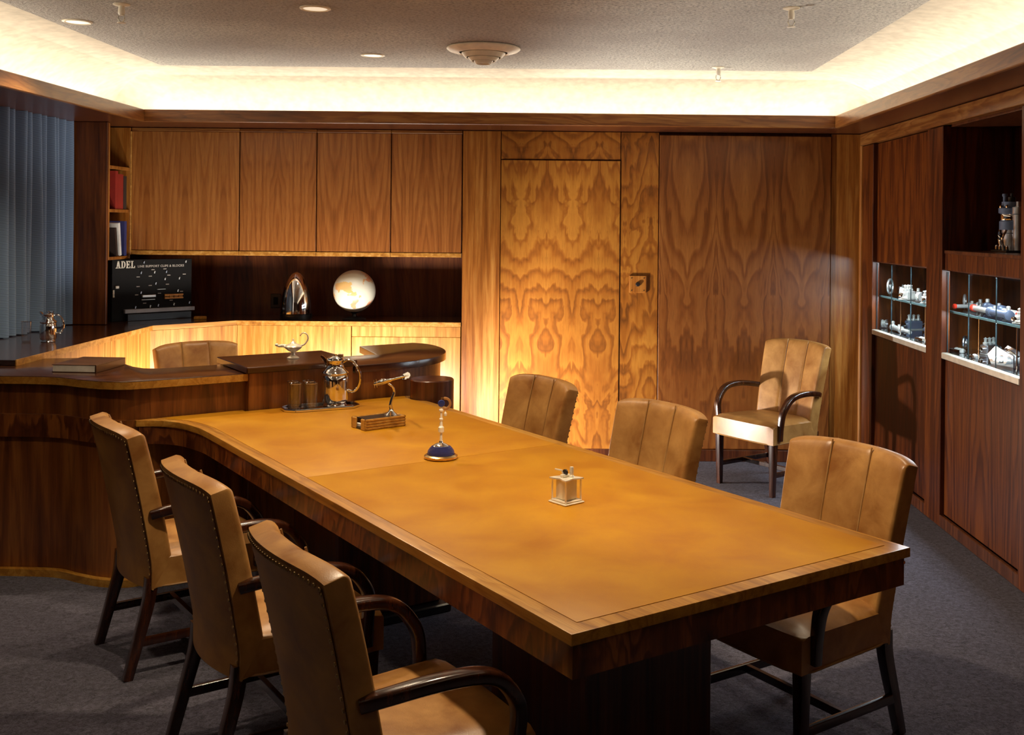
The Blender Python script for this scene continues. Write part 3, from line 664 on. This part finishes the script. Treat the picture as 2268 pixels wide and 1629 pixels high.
# wing
wo = [(p.x, p.y) for p in crom([(.9, 3.248, 0), (1.10, 3.248, 0), (1.26, 3.272, 0), (1.42, 3.345, 0), (1.56, 3.475, 0), (1.655, 3.65, 0), (1.70, 3.83, 0), (1.70, 3.96, 0), (1.655, 4.065, 0)], 5)]
obj('wing_top', prism(new(), wo+[(1.286, 4.055), (1.2, 3.635), (.9, 3.635)], .925, ZD, .004), M_dtop, dk)
wf = off2(wo, -.032); wfp = new(); wallstrip(wfp, wf, .03, .925, -.02); obj('wing_front_panel', wfp, M_desk, dk)
wi = new(); wallstrip(wi, [(.9, 3.60), (1.235, 3.60), (1.31, 4.02), (1.60, 4.02)], .03, .85, .02); obj('wing_inner_panel', wi, M_desk, dk)
obj('end_drum', lathe(new(), [(.118, .03), (.118, .875), (.113, .880), (0, .880)], 36, T(1.30, 3.14, 0)), M_dark, dk)
ip = new(); wallstrip(ip, [(.32, 3.60), (0, 3.60), (-.05, 3.66), (-.06, 3.85), (-.07, 4.05), (-.12, 4.22)], .03, .925, -.02); obj('left_inner_panel', ip, M_desk, dk)

# ================================================================== chairs
def make_chair():
    root = thing('armchair', 'x', 'chair')
    # seat: crowned cushion, narrower at the back
    t = new(); nx, ny = 16, 14; topv = []; 
    def plan(u, v):
        wd = .235+.03*(v*.5+.5); x = u*wd; y = -.215+(.24+.215)*(v*.5+.5)
        if v > 0: y += .012*(1-u*u)
        return x, y
    def grid(zf):
        return [[t.verts.new((*plan(-1+2*i/nx, -1+2*j/ny), zf(-1+2*i/nx, -1+2*j/ny))) for i in range(nx+1)] for j in range(ny+1)]
    up = grid(lambda u, v: .452+.010*(v*.5+.5)+.016*(1-abs(u)**6)*(1-abs(v)**6)-.012*max(abs(u), abs(v))**12)
    lo = grid(lambda u, v: .335)
    for j in range(ny):
        for i in range(nx):
            t.faces.new((up[j][i], up[j][i+1], up[j+1][i+1], up[j+1][i])); t.faces.new((lo[j][i], lo[j+1][i], lo[j+1][i+1], lo[j][i+1]))
    def bord(g_): return [g_[0][i] for i in range(nx)]+[g_[j][nx] for j in range(ny)]+[g_[ny][i] for i in range(nx, 0, -1)]+[g_[j][0] for j in range(ny, 0, -1)]
    a, b = bord(up), bord(lo)
    for i in range(len(a)): t.faces.new((b[i], b[(i+1) % len(a)], a[(i+1) % len(a)], a[i]))
    ed = [e_ for e_ in t.edges if e_.verts[0] in set(a) and e_.verts[1] in set(a)]
    bmesh.ops.bevel(t, geom=ed, offset=.014, segments=3, profile=.5, affect='EDGES')
    bmesh.ops.recalc_face_normals(t, faces=t.faces[:])
    seat = obj('seat', t, M_hide, root, smooth=50)
    pw = []
    for i in range(33):
        q = 2*PI*i/32; u = max(-1, min(1, 1.35*math.cos(q))); v = max(-1, min(1, 1.35*math.sin(q))); x, y = plan(u, v); pw.append((x*1.008, y*1.003, .337))
    tt = new(); tube(tt, pw, .004, 6); obj('seat_piping', tt, M_seam, seat)
    # back: concave, reclined, three channels on the front
    sl = sorted(set([round(-1+2*i/42, 4) for i in range(43)]+[.965, .982, .993, -.965, -.982, -.993])); NS = len(sl)-1
    ql = [i/16 for i in range(17)]; ql = ql[:-1]+[.965, .982, .993, 1.0]; NTt = len(ql)-1
    def mid(s_, q):
        hw = .235+.028*q; x = s_*hw
        ztop = .945-.012*s_*s_-.016*abs(s_)**8
        z = .335+q*(ztop-.335)
        rec = max(0, z-.42); y = -.225-.17*rec-.09*rec*rec+.045*s_*s_
        return Vector((x, y, z))
    def thick(s_, q): return .042*(1-.14*q)
    def rnd_(v, w_=.07):
        u = max(0.0, (abs(v)-(1-w_))/w_); return 1-math.sqrt(max(0, 1-u*u))
    t = new(); F = []; R = []
    for j in range(NTt+1):
        q = ql[j]; fr, rr = [], []
        for i in range(NS+1):
            s_ = sl[i]; m_ = mid(s_, q); th = thick(s_, q); ch = 0.0
            for e0 in (-1/3, 1/3): ch -= .007*math.exp(-((s_-e0)/.03)**2)
            sq = ((s_+1) % (2/3))/(2/3); ch += .006*math.sin(PI*sq)*(1-abs(2*q-1)**6)
            e_ = min(1.0, max(rnd_(s_), rnd_(q, .05)))
            fr.append(t.verts.new(m_+Vector((0, th+ch-.024*e_, .17*th))))
            rr.append(t.verts.new(m_+Vector((0, -th*.95, -.16*th))))
        F.append(fr); R.append(rr)
    for j in range(NTt):
        for i in range(NS):
            t.faces.new((F[j][i], F[j][i+1], F[j+1][i+1], F[j+1][i])); t.faces.new((R[j][i], R[j+1][i], R[j+1][i+1], R[j][i+1]))
    def bd(G): return [G[0][i] for i in range(NS)]+[G[j][NS] for j in range(NTt)]+[G[NTt][i] for i in range(NS, 0, -1)]+[G[j][0] for j in range(NTt, 0, -1)]
    a, b = bd(F), bd(R)
    for i in range(len(a)): t.faces.new((a[i], a[(i+1) % len(a)], b[(i+1) % len(a)], b[i]))
    bmesh.ops.recalc_face_normals(t, faces=t.faces[:])
    back = obj('backrest', t, M_hide, root, smooth=44)
    # rear cover panel, slightly proud
    t = new(); rows = []
    for j in range(19):
        q = j/18; rows.append([t.verts.new(mid((-1+2*i/24)*.975, .004+q*.985)+Vector((0, -thick((-1+2*i/24), q)*.95-.0035, -.16*.042))) for i in range(25)])
    for j in range(18):
        for i in range(24): t.faces.new((rows[j][i], rows[j+1][i], rows[j+1][i+1], rows[j][i+1]))
    obj('rear_panel', t, M_hidebk, back, smooth=60)
    # seam piping on the channels
    for e0 in (-1/3, 1/3):
        tt = new(); tube(tt, [mid(e0, .2+.8*j/14)+Vector((0, thick(e0, .5)-.006+.001, .17*.03)) for j in range(15)], .0032, 6, up=(0, 1, 0)); obj('seam_piping', tt, M_seam, back)
    tt = new(); tube(tt, [mid(-1+2*i/20, 0)+Vector((0, -.034, -.006)) for i in range(21)], .004, 6); obj('bottom_piping', tt, M_seam, back)
    # nail heads round the rear panel
    tt = new()
    def nail(p): ball(tt, p, .0058, 1, .6, 1, u=6, v=4)
    for j in range(1, 21):
        q = j/21
        for s_ in (-.955, .955): nail(mid(s_, q)+Vector((0, -thick(s_, q)*.95-.005, -.006)))
    for i in range(31):
        s_ = -.955+1.91*i/30; nail(mid(s_, .972)+Vector((0, -thick(s_, 1)*.95-.005, -.006)))
    obj('nail_heads', tt, M_nail, back, kind='stuff')
    # bent arms
    sec = rrect(.046, .036, .011, 3)
    for sx in (-1, 1):
        pth = crom([(sx*.244, -.225, .615), (sx*.266, -.17, .628), (sx*.287, -.06, .642), (sx*.292, .05, .638), (sx*.291, .115, .615), (sx*.288, .158, .568), (sx*.282, .178, .52), (sx*.272, .180, .44), (sx*.266, .180, .36)], 5)
        tt = new(); n = len(pth); ups = []
        # section sweep with sideways axis fixed along X
        rings = []
        for i, p in enumerate(pth):
            d_ = (pth[min(i+1, n-1)]-pth[max(i-1, 0)]).normalized(); s_ = Vector((1, 0, 0)); s_ = (s_-d_*s_.dot(d_)).normalized(); u = s_.cross(d_).normalized()
            k_ = .75+.35*math.sin(PI*min(1, i/n*1.15)); rings.append([tt.verts.new(p+s_*(a_*k_)+u*b_) for a_, b_ in sec])
        m = len(sec)
        for r0, r1 in zip(rings, rings[1:]):
            for i in range(m): tt.faces.new((r0[i], r0[(i+1) % m], r1[(i+1) % m], r1[i]))
        tt.faces.new(rings[0][::-1]); tt.faces.new(rings[-1]); bmesh.ops.recalc_face_normals(tt, faces=tt.faces[:])
        obj('arm', tt, M_chairwood, root, smooth=50)
    # legs and stretchers
    for sx in (-1, 1):
        tt = new(); sweep(tt, [(sx*.232, .205, 0), (sx*.236, .207, .345)], rrect(.044, .044, .004, 2), (0, 1, 0), scl=[.68, 1]); obj('leg', tt, M_chairwood, root)
        tt = new(); sweep(tt, crom([(sx*.215, -.30, 0), (sx*.214, -.262, .14), (sx*.212, -.225, .28), (sx*.212, -.215, .37)], 4), rrect(.042, .046, .004, 2), (0, 1, 0), scl=[.75+.25*i/12 for i in range(13)]); obj('leg', tt, M_chairwood, root)
        tt = new(); sweep(tt, [(sx*.222, -.26, .135), (sx*.230, .205, .135)], rrect(.018, .032, .003, 2)); obj('stretcher', tt, M_chairwood, root)
    tt = new(); box(tt, -.222, .222, -.02, 0, .122, .150, .002); obj('cross_stretcher', tt, M_chairwood, root)
    return root
proto = make_chair(); first = [True]
def chair(s_=None, t_=None, xy=None, face=0, label='', group=None, z=0, scale=1):
    """face: direction the sitter looks, world angle; local +Y is forward"""
    o = proto if first[0] else copy_tree(proto); first[0] = False
    x, y = xy if xy else ST(s_, t_)
    o.location = (x, y, z); o.rotation_euler = (0, 0, face-PI/2); o['label'] = label
    if group: o['group'] = group
    return o
GL, GR = 'leather armchairs along the near-left table side', 'leather armchairs along the far-right table side'
fb, fbm = TH, TH+PI
chair(-.170, .51, face=fb-.02, label='tan leather armchair nearest the viewer, nailed back turned to the carpet', group=GL)
chair(-.150, 1.44, face=fb, label='middle armchair of the three with nailed backs, left of the table', group=GL)
chair(-.175, 2.42, face=fb+.03, label='armchair closest to the desk among those with nailed backs', group=GL)
chair(1.31, .545, face=fbm, label='tan leather armchair tucked in at the near right table corner', group=GR)
chair(1.29, 1.56, face=fbm+.02, label='middle armchair of the three facing the viewer across the table', group=GR)
chair(1.28, 2.47, face=fbm, label='armchair across the table closest to the pale counter', group=GR)
chair(xy=(-2.12, 6.57), face=-PI/2+TH+.05, label='brown leather armchair standing behind the desk', z=.0)
chair(xy=(1.40, 7.08), face=math.atan2(-.6, -.8), label='leather armchair standing alone in the corner by the walnut wall')

# ================================================================== things on the table
def place(name, label, cat, s_, t_, z, rz=0, group=None):
    x, y = ST(s_, t_); return thing(name, label, cat, (x, y, z), rz, group)
ZTT = ZT+.0018
tray = place('serving_tray', 'chrome serving tray with clipped corners holding carafe and tumblers', 'tray', .655, 3.115, ZTT, TH-.12)
def octo(a, b, c): return [(-a+c, -b), (a-c, -b), (a, -b+c), (a, b-c), (a-c, b), (-a+c, b), (-a, b-c), (-a, -b+c)]
obj('tray_base', prism(new(), octo(.182, .080, .04), 0, .005), M_chrome, tray)
rm = new(); pts = octo(.186, .084, .042); sweep(rm, [(p[0], p[1], .008) for p in pts+pts[:1]], rrect(.010, .014, .003, 2)); obj('rim', rm, M_chrome, tray)
def carafe(label, loc, rz, k, group=None):
    o = thing('water_carafe', label, 'carafe', loc, rz, group); S = Matrix.Scale(k, 4)
    obj('body', lathe(new(), [(0, 0), (.056, 0), (.060, .004), (.056, .010), (.052, .014), (.062, .022), (.067, .040), (.067, .135), (.064, .150), (.058, .158)], 36, S), M_chrome, o)
    obj('shoulder', lathe(new(), [(.058, .156), (.066, .163), (.068, .168), (.066, .173), (.052, .184), (.044, .196), (.041, .21), (.043, .225), (.046, .232), (.042, .234)], 36, S), M_chrome, o)
    sp_ = new(); sweep(sp_, [(-.028, 0, .205), (-.044, 0, .226), (-.060, 0, .245), (-.072, 0, .252)], [(-.022, .010), (-.018, -.008), (0, -.016), (.018, -.008), (.022, .010), (0, .004)], M=S, scl=[1, .9, .7, .5]); obj('spout', sp_, M_chrome, o)
    ld = new(); lathe(ld, [(.043, .232), (.040, .242), (.02, .252), (.010, .254), (.010, .260), (0, .262)], 28, S); box(ld, .012, .040, -.006, .006, .246, .262, .002, S); obj('lid', ld, M_chrome, o)
    hd = new(); tube(hd, crom([(.040, 0, .222), (.062, 0, .232), (.098, 0, .215), (.122, 0, .170), (.124, 0, .125), (.108, 0, .085), (.085, 0, .072), (.064, 0, .078)], 6), .0075, 10, S, up=(0, 1, 0)); obj('handle', hd, M_chrome, o)
    return o
x, y = ST(.735, 3.118); carafe('tall chrome water carafe standing on the serving tray', (x, y, ZTT+.0052), 0.05, 1.0, 'chrome water carafes')
carafe('small chrome water carafe on the counter before the curtain', (-3.02, 6.34, .9935), 0.1, .70, 'chrome water carafes')
def tumbler(label, loc, k=1, group='drinking glasses'):
    o = thing('tumbler', label, 'glass', loc, 0, group); S = Matrix.Scale(k, 4)
    obj('glass_wall', lathe(new(), [(0, .0), (.025, 0), (.0275, .004), (.032, .132), (.0305, .133), (.0262, .012), (0, .010)], 28, S), M_tumbler, o)
    obj('rim', lathe(new(), [(.0318, .131), (.0324, .1335), (.0305, .1345), (.0300, .132)], 28, S, True), M_rimglass, o)
    obj('thick_base', lathe(new(), [(.024, .002), (.0255, .006), (.0252, .0095), (0, .0095)], 24, S), M_rimglass, o)
for s_, t_, lb in ((.515, 3.085, 'tumbler at the front left end of the tray'), (.585, 3.060, 'tumbler at the front of the tray, next to the carafe'), (.530, 3.160, 'tumbler at the back left of the tray'), (.602, 3.135, 'tumbler behind, between glass and carafe')):
    x, y = ST(s_, t_); tumbler(lb, (x, y, ZTT+.0052))
tumbler('lone tumbler beside the small carafe by the curtain', (-3.145, 6.33, .9935), .9)

# card box with aircraft model
cb = place('card_box', 'ribbed walnut card box carrying the chrome aircraft model', 'box', .695, 2.515, ZTT, TH+.10)
bx = new()
for i in range(4): box(bx, -.108, .108, -.062, -.050, .001+i*.0125, .0125+i*.0125, .003); box(bx, -.108, .108, .050, .062, .001+i*.0125, .0125+i*.0125, .003); box(bx, .096, .108, -.062, .062, .001+i*.0125, .0125+i*.0125, .003)
obj('ribbed_sides', bx, M_border, cb)
bx = new(); box(bx, -.108, -.098, -.062, -.022, 0, .050, .003); box(bx, -.108, -.098, .022, .062, 0, .050, .003); obj('end_wall', bx, M_border, cb)
obj('inner_floor', box(new(), -.104, .10, -.052, .052, 0, .008), M_black, cb)
obj('cards', box(new(), -.094, .03, -.040, .040, .0085, .022, .001), M_page, cb)
obj('lid', box(new(), -.085, .097, -.049, .049, .041, .047, .001), M_black, cb)
obj('stand_foot', lathe(new(), [(.030, .047), (.026, .052), (.012, .064), (.008, .075)], 20, T(.066, 0, 0)), M_chrome, cb)
st_ = new(); tube(st_, crom([(.066, 0, .07), (.062, 0, .095), (.072, 0, .125), (.082, 0, .15), (.074, 0, .175), (.050, 0, .192)], 5), .0075, 10, up=(0, 1, 0), scl=[1.1-.5*i/25 for i in range(26)]); obj('stand_arm', st_, M_chrome, cb)
# twin-boom aircraft, nose to local -X
ac = thing('model_aircraft', 'small chrome twin-boom aircraft model on a curved stand', 'model aircraft', (0, 0, 0))
bpy.context.view_layer.update()
pl = (cb.matrix_world @ Vector((.036, 0, .205)))
ac.location = pl; ac.rotation_euler = Euler((-.22, -.20, TH+.10-.34), 'XYZ')
obj('nacelle', lathe(new(), [(0, -.06), (.006, -.055), (.0105, -.035), (.011, -.01), (.008, .02), (0, .04)], 14, RY(PI/2)), M_chrome, ac)
obj('canopy', ball(new(), (-.015, 0, .008), .009, 1.8, .8, .8), M_chrome, ac)
for sy in (-1, 1):
    obj('boom', lathe(new(), [(0, -.052), (.004, -.049), (.0075, -.04), (.0075, -.012), (.004, .02), (.0028, .10), (0, .104)], 12, T(0, sy*.034, 0) @ RY(PI/2)), M_chrome, ac)
    pr = new(); box(pr, -.0495, -.0485, -.002, .002, -.022, .022, 0, T(0, sy*.034, 0) @ RX(.6)); obj('propeller', pr, M_chrome, ac)
    obj('tail_fin', prism(new(), [(.082, -.010), (.10, -.013), (.110, -.003), (.110, .008), (.102, .016), (.090, .014)], -.001, .001, 0, T(0, sy*.034, 0) @ RX(PI/2)), M_chrome, ac)
    wg = prism(new(), [(-.026, 0), (.014, 0), (.012, sy*.034), (-.002, sy*.105), (-.014, sy*.108), (-.022, sy*.034)], -.002, .0025, .001); obj('wing', wg, M_chrome, ac)
obj('tailplane', box(new(), .090, .104, -.046, .046, -.001, .001), M_chrome, ac)

# desk ornament (blue ribbed dome with column and crescent)
og = place('trophy_ornament', 'silver column ornament on ribbed blue dome with amber crescent top', 'ornament', .619, 1.775, ZTT, .15)
obj('foot_ring', lathe(new(), [(0, 0), (.062, 0), (.067, .004), (.067, .012), (.060, .017), (.054, .018)], 40), M_brass, og)
pf = [(.055, .018)]
for i in range(8):
    r0 = .054*math.cos(i*.115); z0 = .018+.004*i; pf += [(r0, z0), (r0, z0+.003), (r0-.0018, z0+.0035), (r0-.0018, z0+.004)]
obj('ribbed_dome', lathe(new(), pf+[(.028, .052)], 40), M_blue, og)
obj('dome_cap', lathe(new(), [(.036, .047), (.030, .054), (.018, .060), (.008, .063), (.006, .07)], 32), M_silver, og)
obj('column', lathe(new(), [(.006, .066), (.005, .085), (.0045, .10), (.010, .105), (.010, .125), (.006, .130), (.0045, .15), (.0075, .153), (.0075, .158), (.0045, .162), (.0045, .185), (.009, .189), (.009, .195), (.004, .198), (.004, .206)], 18), M_ivory, og)
obj('jar', lathe(new(), [(.007, .103), (.0115, .106), (.0115, .124), (.007, .127)], 18), M_pearl, og)
obj('disc', lathe(new(), [(0, -.006), (.013, -.005), (.0145, 0), (.013, .005), (0, .006)], 24, T(0, -.002, .219) @ RX(PI/2)), M_blue, og)
ar = [(.014+.021*math.cos(a), 0, .218+.021*math.sin(a)) for a in [1.75-i*(3.6/20) for i in range(21)]]
t = new(); sweep(t, ar, rrect(.010, .009, .002, 2), (0, 1, 0)); obj('crescent', t, M_amber, og)
t = new(); box(t, -.0015, .0015, -.0015, .0015, .205, .242); box(t, 0, .016, -.0012, .0012, .239, .2415); obj('post', t, M_silver, og)
obj('pendant', lathe(new(), [(0, .168), (.005, .169), (.006, .173), (.006, .180), (.002, .184), (.0012, .200)], 12, T(.016, 0, 0)), M_ivory, og)

# table lighter
lg = place('table_lighter', 'square ivory table lighter with silver base on the tan leather', 'lighter', .655, .955, ZTT, TH+.12)
bs_ = new(); box(bs_, -.044, .044, -.044, .044, 0, .006, .002); box(bs_, -.038, .038, -.038, .038, .006, .012, .002); obj('base', bs_, M_satin, lg)
obj('body', box(new(), -.026, .026, -.026, .026, .012, .080, .003), M_pearl, lg)
for a in (-1, 1):
    for b in (-1, 1): obj('corner_post', lathe(new(), [(.0035, .012), (.003, .016), (.003, .078), (.0038, .082)], 8, T(a*.034, b*.034, 0)), M_satin, lg)
tp = []
for i in range(4):
    a0 = PI/4+i*PI/2; a1 = a0+PI/2; c0 = (.058*math.cos(a0), .058*math.sin(a0))
    for q in range(6):
        u = q/6; r_ = .058*(1-u)+.058*u; a = a0+(a1-a0)*u; rad = .058-.028*math.sin(PI*u); tp.append((rad*math.cos(a), rad*math.sin(a)))
obj('top_plate', prism(new(), tp, .080, .085, .001), M_satin, lg)
obj('burner', lathe(new(), [(.010, .085), (.008, .090), (.0065, .092), (.0065, .118), (.0055, .120), (0, .120)], 16, T(.012, -.012, 0)), M_satin, lg)
obj('spark_wheel', lathe(new(), [(.003, -.003), (.0105, -.003), (.0105, .003), (.003, .003)], 18, T(-.004, .002, .101) @ RY(PI/2) @ RZ(0)), M_black, lg)
t = new(); tube(t, [(-.010, .006, .094), (-.014, .010, .108), (-.032, .024, .112)], .003, 8); box(t, -.020, .012, -.004, .012, .085, .095, .002); obj('lever', t, M_satin, lg)

# oil lamp ornament on the console
lp = place('oil_lamp', 'silver antique oil lamp ornament on the raised desk console', 'oil lamp', .63, 3.43, 1.0005, .05)
obj('foot', lathe(new(), [(0, 0), (.031, 0), (.032, .004), (.020, .012), (.012, .016), (.009, .026), (.011, .034)], 28), M_satin, lp)
obj('bowl', lathe(new(), [(.010, .032), (.026, .040), (.043, .054), (.047, .062), (.042, .069), (.022, .076), (.012, .078)], 32), M_satin, lp)
obj('lid', lathe(new(), [(.016, .076), (.012, .084), (.006, .088), (.003, .092), (.005, .097), (.002, .103), (0, .103)], 20), M_satin, lp)
t = new(); sweep(t, crom([(-.030, 0, .060), (-.055, 0, .066), (-.075, 0, .064), (-.085, 0, .070)], 5), circ(.008, 10), (0, 1, 0), scl=[1.4-.8*i/15 for i in range(16)]); ball(t, (-.086, 0, .070), .010, 1, 1, .8); obj('spout', t, M_satin, lp)
t = new(); tube(t, crom([(.040, 0, .066), (.060, 0, .075), (.076, 0, .10), (.072, 0, .124), (.054, 0, .134), (.040, 0, .126), (.036, 0, .117)], 6), .0038, 8, up=(0, 1, 0), scl=[1.2-.5*i/36 for i in range(37)]); obj('handle', t, M_satin, lp)

# ledger on the desk
bkk = thing('ledger', 'thick brown ledger lying on the left end of the desk', 'book', (-2.37, 5.42, ZD+.0005), -.06)
cv = new(); box(cv, -.113, .113, -.155, .155, 0, .004, .001); box(cv, -.113, .113, -.155, .155, .035, .039, .001); box(cv, .106, .113, -.155, .155, .004, .035, .001); obj('cover', cv, M_book, bkk)
obj('pages', box(new(), -.108, .105, -.1535, .1535, .0042, .0348), M_page, bkk)

# ================================================================== things in the niche
ZN = .9935
sn = thing('propeller_spinner', 'chrome bullet-shaped propeller spinner standing in the niche', 'spinner', (-1.955, 8.00, ZN))
obj('base_ring', lathe(new(), [(0, 0), (.115, 0), (.118, .01), (.118, .035), (.110, .04)], 40), M_black, sn)
pf = []
for i in range(15):
    q = i/14; pf.append((.118*max(0, 1-q**2.1)**.62, .042+.315*q))
obj('shell', lathe(new(), pf, 48), M_chrome, sn)
for i in range(1):
    tt = new(); tube(tt, [(r_*1.003*math.cos(-PI/2+.05+i*2*PI/3), r_*1.003*math.sin(-PI/2+.05+i*2*PI/3), z_) for r_, z_ in pf[:-1]], .0022, 6); obj('seam_rib', tt, M_alu, sn)
gb = thing('globe', 'cream world globe on a dark stand in the niche', 'globe', (-1.52, 8.00, ZN))
obj('sphere', ball(new(), (0, 0, .212), .157, u=40, v=24), M_globe, gb)
obj('stand', lathe(new(), [(0, 0), (.085, 0), (.088, .006), (.06, .016), (.02, .022), (.014, .04), (.030, .052), (.034, .062), (.02, .064)], 28), M_black, gb)
t = new(); tube(t, [(.168*math.cos(a), 0, .212+.168*math.sin(a)) for a in [-1.4+i*2.6/20 for i in range(21)]], .004, 8, M=RZ(.9), up=(0, 1, 0)); obj('meridian_arm', t, M_black, gb)
ol = thing('outlet_box', 'small dark outlet box on the niche back behind the spinner', 'outlet', (-2.20, 8.358, 1.10))
obj('plate', box(new(), -.04, .04, -.012, 0, -.055, .055, .003), M_black, ol)
obj('sockets', box(new(), -.018, .018, -.016, -.012, -.03, .03, .002), M_boardblk, ol)

# sample board standing diagonally in the corner of the niche
bd_ = thing('sample_board', 'black sample board with mounted clips and white lettering in the niche corner', 'display board', (-2.755, 8.045, ZN), math.radians(45))
# local frame: x along the board (0 at right end, negative left), -y faces the room
BW, BH = .60, .442
obj('panel', box(new(), -BW, 0, 0, .02, .0, BH, .002), M_boardblk, bd_)
obj('ledge_bar', box(new(), -.515, .012, -.03, -.001, .055, .083, .002), M_grey, bd_)
obj('foot_block', box(new(), -.50, -.02, -.04, -.001, 0, .05, .002), M_black, bd_)
def flat(bm, pts, x, z, k, th=.002):  # 2D glyph polygon on the board face
    prism(bm, [(x+p[0]*k, z+p[1]*k) for p in pts], 0, th, 0, T(0, -.001, 0) @ RX(PI/2)); return bm
def glyph(bm, ch, x, z, k):
    R_ = lambda a, b, c_, d_: flat(bm, [(a, b), (c_, b), (c_, d_), (a, d_)], x, z, k)
    if ch == 'A':
        flat(bm, [(.10, 0), (.24, 0), (.40, 1), (.28, 1)], x, z, k); flat(bm, [(.44, 0), (.64, 0), (.47, 1), (.30, 1)], x, z, k)
        R_(.18, .28, .52, .40); R_(0, 0, .32, .10); R_(.38, 0, .72, .10); return .76
    if ch == 'D':
        R_(.06, 0, .24, 1); R_(0, 0, .3, .1); R_(0, .9, .3, 1)
        arc = [(.28+.34*math.sin(a), .5-.5*math.cos(a)) for a in [PI*i/10 for i in range(11)]]; arc2 = [(.28+.16*math.sin(a), .5-.39*math.cos(a)) for a in [PI*i/10 for i in range(11)]]
        for i in range(10): flat(bm, [arc[i], arc[i+1], arc2[i+1], arc2[i]], x, z, k)
        return .70
    if ch == 'E':
        R_(.06, 0, .24, 1); R_(0, 0, .58, .11); R_(0, .89, .56, 1); R_(.24, .45, .42, .56); R_(.48, 0, .58, .28); R_(.46, .74, .56, 1); R_(.36, .36, .44, .65); return .66
    if ch == 'L':
        R_(.08, 0, .26, 1); R_(0, 0, .58, .11); R_(0, .9, .36, 1); R_(.48, 0, .58, .30); return .64
lt_ = new(); x = -.575; z0 = .380
for ch in 'ADEL': x += glyph(lt_, ch, x, z0, .052)*.052
obj('large_lettering', lt_, M_letter, bd_)
def text(body, x, z, size, mat, name, bold=.0):
    cu_ = bpy.data.curves.new('txt', 'FONT'); cu_.body = body; cu_.size = size; cu_.extrude = .0008; cu_.offset = bold; cu_.space_character = 1.12
    o = bpy.data.objects.new('txt', cu_); COL.objects.link(o); bpy.context.view_layer.update()
    me = bpy.data.meshes.new_from_object(o.evaluated_get(bpy.context.evaluated_depsgraph_get())); COL.objects.unlink(o); bpy.data.objects.remove(o)
    me.materials.clear(); me.materials.append(mat); q = bpy.data.objects.new(name, me); COL.objects.link(q); q.parent = bd_
    q.location = (x, -.0015, z); q.rotation_euler = (PI/2, 0, 0); return q
text('LINE SUPPORT CLIPS & BLOCKS', -.415, .384, .0225, M_dimlet, 'small_lettering', .0007)
CL = [(-.37, .425), (-.05, .425), (-.39, .35), (-.29, .352), (-.20, .353), (-.21, .30), (-.28, .268), (-.10, .302), (-.39, .205), (-.11, .210), (-.43, .10), (-.32, .102), (-.26, .107), (-.14, .11), (-.02, .118)]
for i, (a, b) in enumerate(CL):
    t = new(); lathe(t, [(.005, 0), (.005, .01), (.003, .012), (0, .012)], 8, T(0, 0, 0) @ RX(PI/2)); box(t, -.004, .004, -.006, 0, -.014, 0, .001); obj('clip', t, M_alu if i % 2 else M_steel, bd_, (a, -.001, b))
for a, b in [(-.30, .365), (-.21, .369), (-.41, .315), (-.32, .318), (-.18, .322), (-.06, .326), (-.41, .245), (-.32, .250), (-.19, .255), (-.42, .185), (-.25, .190), (-.08, .198), (-.36, .122), (-.16, .135)]:
    obj('caption_plate', box(new(), a-.012, a+.012, -.0022, -.001, b-.003, b+.003), M_dimlet, bd_)
obj('grey_block', box(new(), -.385, -.285, -.022, -.001, .165, .183, .002), M_alu, bd_); obj('slim_bar', box(new(), -.385, -.285, -.010, -.001, .145, .150, .001), M_alu, bd_)
obj('slim_bar', box(new(), -.27, -.205, -.010, -.001, .218, .222, .001), M_alu, bd_)
for z_ in (.147, .166):
    t = new()
    for i in range(4): box(t, -.215+i*.036, -.186+i*.036, -.018, -.001, z_, z_+.015, .001)
    box(t, -.215, -.072, -.017, -.001, z_+(.004 if z_ > .15 else 0), z_+(.016 if z_ > .15 else .011), .001); obj('orange_block', t, M_orange, bd_)
obj('white_block', box(new(), -.577, -.552, -.014, -.001, .235, .255, .003), M_ivory, bd_)
for i in range(4): obj('white_roller', box(new(), -.597, -.584, -.014, -.001, .172+i*.0135, .1845+i*.0135, .003), M_ivory, bd_)
wb = thing('wooden_block', 'small brown wooden block lying in the niche beside the sample board', 'block', (-2.64, 7.90, ZN), .3)
obj('block', box(new(), -.045, .045, -.03, .03, 0, .018, .003), M_border, wb); obj('groove_strip', box(new(), -.04, .04, -.004, .004, .0182, .021, .001), M_edge, wb)
